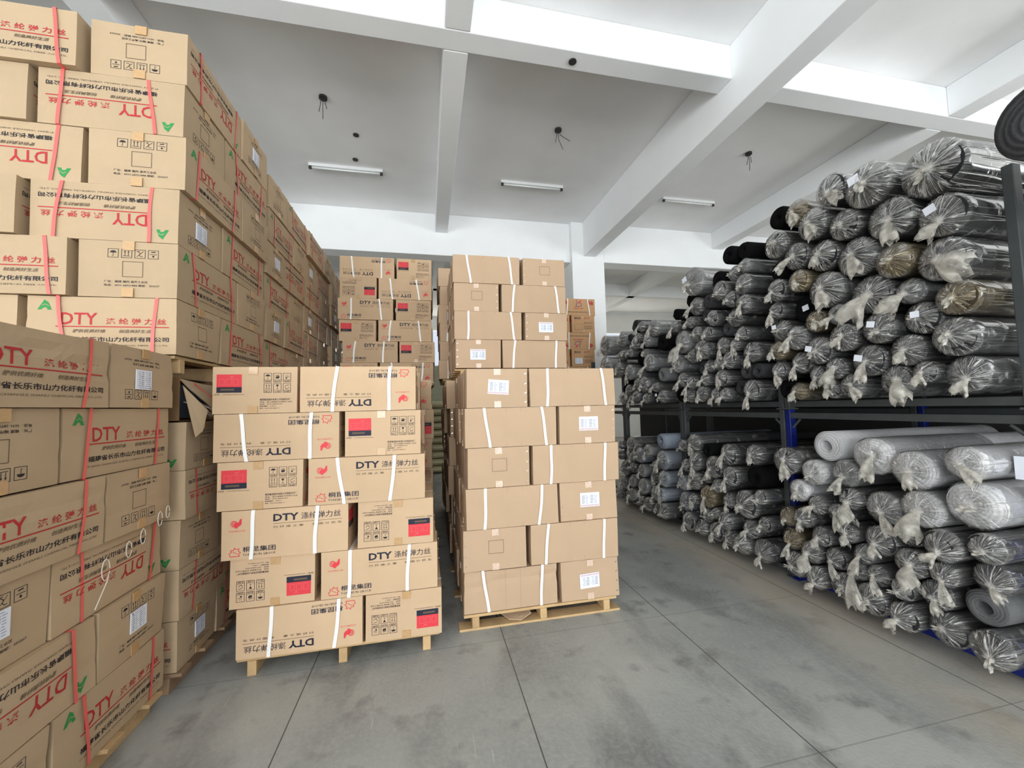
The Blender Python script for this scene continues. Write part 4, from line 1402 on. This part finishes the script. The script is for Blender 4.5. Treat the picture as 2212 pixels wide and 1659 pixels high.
def settle(cs, zmin, zmax):
    """push the circles apart until the rolls lie beside one another"""
    def bay(y):
        for k, (a, c) in enumerate(BAYS):
            if y < c or k == len(BAYS) - 1: return k
    for c in cs: c.append(bay(c[0]))
    if zmax:                               # the bottom row lies along the whole shelf
        for k in range(3):
            y = BAYS[k][0] + 0.15
            while y < BAYS[k][1] - 0.14:
                r = (0.105, 0.09, 0.1)[int(y * 10) % 3]
                if all(c[6] != k or math.hypot(c[0] - y, c[1] - zmin - r) > (c[2] + r) * 0.62 for c in cs):
                    cs.append([y, zmin + r, r, 'cT' if int(y * 7) % 2 else 'c', y, zmin + r, k])
                y += r * 1.95
    for it in range(320):
        for i in range(len(cs)):
            for j in range(i):
                a, b = cs[i], cs[j]
                if a[6] != b[6]: continue
                dy, dz = a[0] - b[0], a[1] - b[1]
                d = math.hypot(dy, dz) or 1e-4
                o = (a[2] + b[2]) * 1.0 - d
                if o > 0:
                    s = o * 0.25 / d
                    a[0] += dy * s; a[1] += dz * s; b[0] -= dy * s; b[1] -= dz * s
        for c in cs:
            if it < 200:
                c[0] += (c[4] - c[0]) * 0.06; c[1] += (c[5] - c[1]) * 0.06
            if it >= 200: c[1] -= 0.0012 if it < 250 else 0
            y0, y1 = BAYS[c[6]]
            m = c[2] * 1.0 + 0.06
            c[0] = min(max(c[0], y0 + m), y1 - m); c[1] = max(c[1], zmin + c[2] * 1.03)
            c[1] = max(min(c[1], c[5] + 0.05), c[5] - 0.12, zmin + c[2] * 1.03)
            c[0] = min(max(c[0], c[4] - 0.14), c[4] + 0.14); c[0] = min(max(c[0], y0 + m), y1 - m)
            if zmax: c[1] = min(c[1], zmax - c[2] * 1.03)
    for i in range(len(cs)):
        for j in range(i):
            a, b = cs[i], cs[j]
            if a[6] != b[6]: continue
            d = math.hypot(a[0] - b[0], a[1] - b[1]); o = (a[2] + b[2]) * 1.0 - d
            if o > 0:
                t = a[2] + b[2]; a[2] -= o * a[2] / t; b[2] -= o * b[2] / t
    for c in sorted(cs, key=lambda c: c[1]) * 2:          # nothing hangs in the air
        floor_ = [zmin + c[2]] + [b[1] + math.sqrt((b[2] + c[2]) ** 2 - (b[0] - c[0]) ** 2) for b in cs if b is not c and b[6] == c[6] and b[1] < c[1] and abs(b[0] - c[0]) < b[2] + c[2]]
        drop = c[1] - max(floor_)
        if drop > 0.03: c[1] -= min(drop - 0.002, 0.09)
    for _ in range(6):                                # and each swells until it touches its neighbours
        for c in cs:
            room = [math.hypot(b[0] - c[0], b[1] - c[1]) - b[2] for b in cs if b is not c and b[6] == c[6]] + [c[1] - zmin, c[0] - BAYS[c[6]][0] - 0.06, BAYS[c[6]][1] - 0.06 - c[0]] + ([zmax - c[1]] if zmax else [])
            c[2] = max(c[2], min(c[2] * 1.04, min(room), 0.2))
    return cs


def make_roll(c, tier, label, idx):
    Y, Z, r, code = c[0], c[1], c[2], c[3]
    k = code[0]
    rr = random.Random(idx * 13 + 5)
    bare = k in BARE
    ci = rr.choice((0, 1, 3, 4)) if k not in 'LS' else 2
    o = link('fabric_roll', CORES[ci])
    o.location = (2.84 + rr.uniform(-0.04, 0.04) + (0.05 if bare else 0), Y, Z)
    s = r / (RR * 1.05)
    o.scale = (1, s, s)
    o.rotation_euler = (0, 0, 0)
    o.material_slots[0].link = 'OBJECT'
    o.material_slots[0].material = FAB[k]
    tag(o, label, 'fabric roll', 'fabric rolls on the %s racks' % tier)
    if not bare:
        me, kp = FILMS[rr.randrange(len(FILMS))]
        f = link('plastic_wrap', me, o)
        if k == 'n':
            f.material_slots[0].link = 'OBJECT'; f.material_slots[0].material = FILMB
        ti = rr.choice((1, 4, 7))
        if 'T' in code: ti = rr.choice((0, 2, 3, 5, 6, 8))
        t = link('tied_tail', TAILS[ti], o); t.location = kp
        t.rotation_euler = (rr.uniform(-0.7, 0.7), 0, 0)
        q = min(1.15, max(0.7, r / 0.13)) * (1.8 if 'B' in code else 1.0); t.scale = (q, q / s, q / s)
    if 'P' in code:
        p = link('paper_tag', TAGM, o)
        p.location = (-0.02 if bare else -0.085, rr.uniform(-0.03, 0.02), rr.uniform(0.0, 0.05)); p.rotation_euler = (rr.uniform(-0.3, 0.3), 0, 0)
    return o


def fill(cs, zmin, zmax):
    """more rolls, set back, where the pile shows a gap"""
    r = random.Random(99)
    extra = []
    for k, (y0, y1) in enumerate(BAYS[:3]):
        mine = [c for c in cs if c[6] == k]
        for _ in range(1500):
            y = r.uniform(y0 + 0.18, y1 - 0.18)
            near = [c for c in mine if abs(c[0] - y) < 0.22]
            if not near: continue
            top = max(c[1] for c in near)
            z = r.uniform(zmin + 0.07, top)
            q = min([math.hypot(c[0] - y, c[1] - z) / 1.04 - c[2] * 1.0 for c in mine] + [z - zmin - 0.005, y - y0 - 0.06, y1 - 0.06 - y] + ([zmax - z - 0.005] if zmax else []))
            if q > 0.062:
                c = [y, z, min(q * 0.96, 0.12), r.choice(('c', 'cT', 'cT', 'c', 's', 'b')), y, z, k]
                mine.append(c); extra.append(c)
    return cs + extra


def roll_label(cs, tier):
    """name each roll by colour, bay, row and place in the row"""
    out = {}
    for k in range(len(BAYS)):
        mine = [i for i, c in enumerate(cs) if c[6] == k]
        if not mine: continue
        z0 = min(cs[i][1] for i in mine)
        rows = {}
        for i in mine: rows.setdefault(int((cs[i][1] - z0 + 0.02) / 0.24), []).append(i)
        for rn, row in enumerate(sorted(rows)):
            for q, i in enumerate(sorted(rows[row], key=lambda i: -cs[i][0])):
                code = cs[i][3][0]
                out[i] = '%s fabric roll %s, %s shelf, %s, %s row up, %s from left' % (COLN[code], 'unwrapped' if code in BARE else 'in film', tier, BAYN[k], ORD[rn + 1], ORD[q + 1])
    return out


idx = 0
for tier, sets, zmin, zmax in (('upper', UPPER, 1.495, None), ('lower', LOWER, 0.073, 1.335)):
    cs = fill(settle(parse(sets), zmin, zmax), zmin, zmax)
    lb = roll_label(cs, tier)
    for i, c in enumerate(cs):
        make_roll(c, tier, lb[i], idx); idx += 1

# a roll standing out overhead from the next bay towards the viewer
o = link('fabric_roll', CORES[0]); o.location = (2.35, 1.0, 2.58); o.scale = (1, 1.05, 1.05)
o.material_slots[0].link = 'OBJECT'; o.material_slots[0].material = FAB['s']
tag(o, 'dark grey fabric roll jutting out overhead at the top right edge', 'fabric roll', 'fabric rolls on the upper racks')


def post_cards():
    for z0, z1, lb, tilt in ((1.2, 1.3, 'upper white card taped to the near blue post', 0.08), (1.06, 1.18, 'lower white card taped to the near blue post', 0.0)):
        t = MB(); t.box(-0.004, -0.075, z0, 0.0, 0.075, z1)
        o = t.build('bay_card', M_paper); o.location = (3.012, 1.425, 0); o.rotation_euler = (tilt, 0, 0)
        tag(o, lb, 'card', 'cards on the rack post')


post_cards()


def scrap():
    t = MB()
    pts = [(0.54, 2.80, 0.018), (0.62, 2.77, 0.018), (0.70, 2.79, 0.045), (0.68, 2.95, 0.07), (0.54, 2.96, 0.05), (0.49, 2.88, 0.03)]
    t.add(pts + [(x, y, z + 0.006) for x, y, z in pts], [(5, 4, 3, 2, 1, 0), (6, 7, 8, 9, 10, 11)] + [(i, (i + 1) % 6, (i + 1) % 6 + 6, i + 6) for i in range(6)])
    tag(t.build('cardboard_scrap', M_plain), 'torn cardboard scrap poking out under the front plain stack', 'scrap')


scrap()
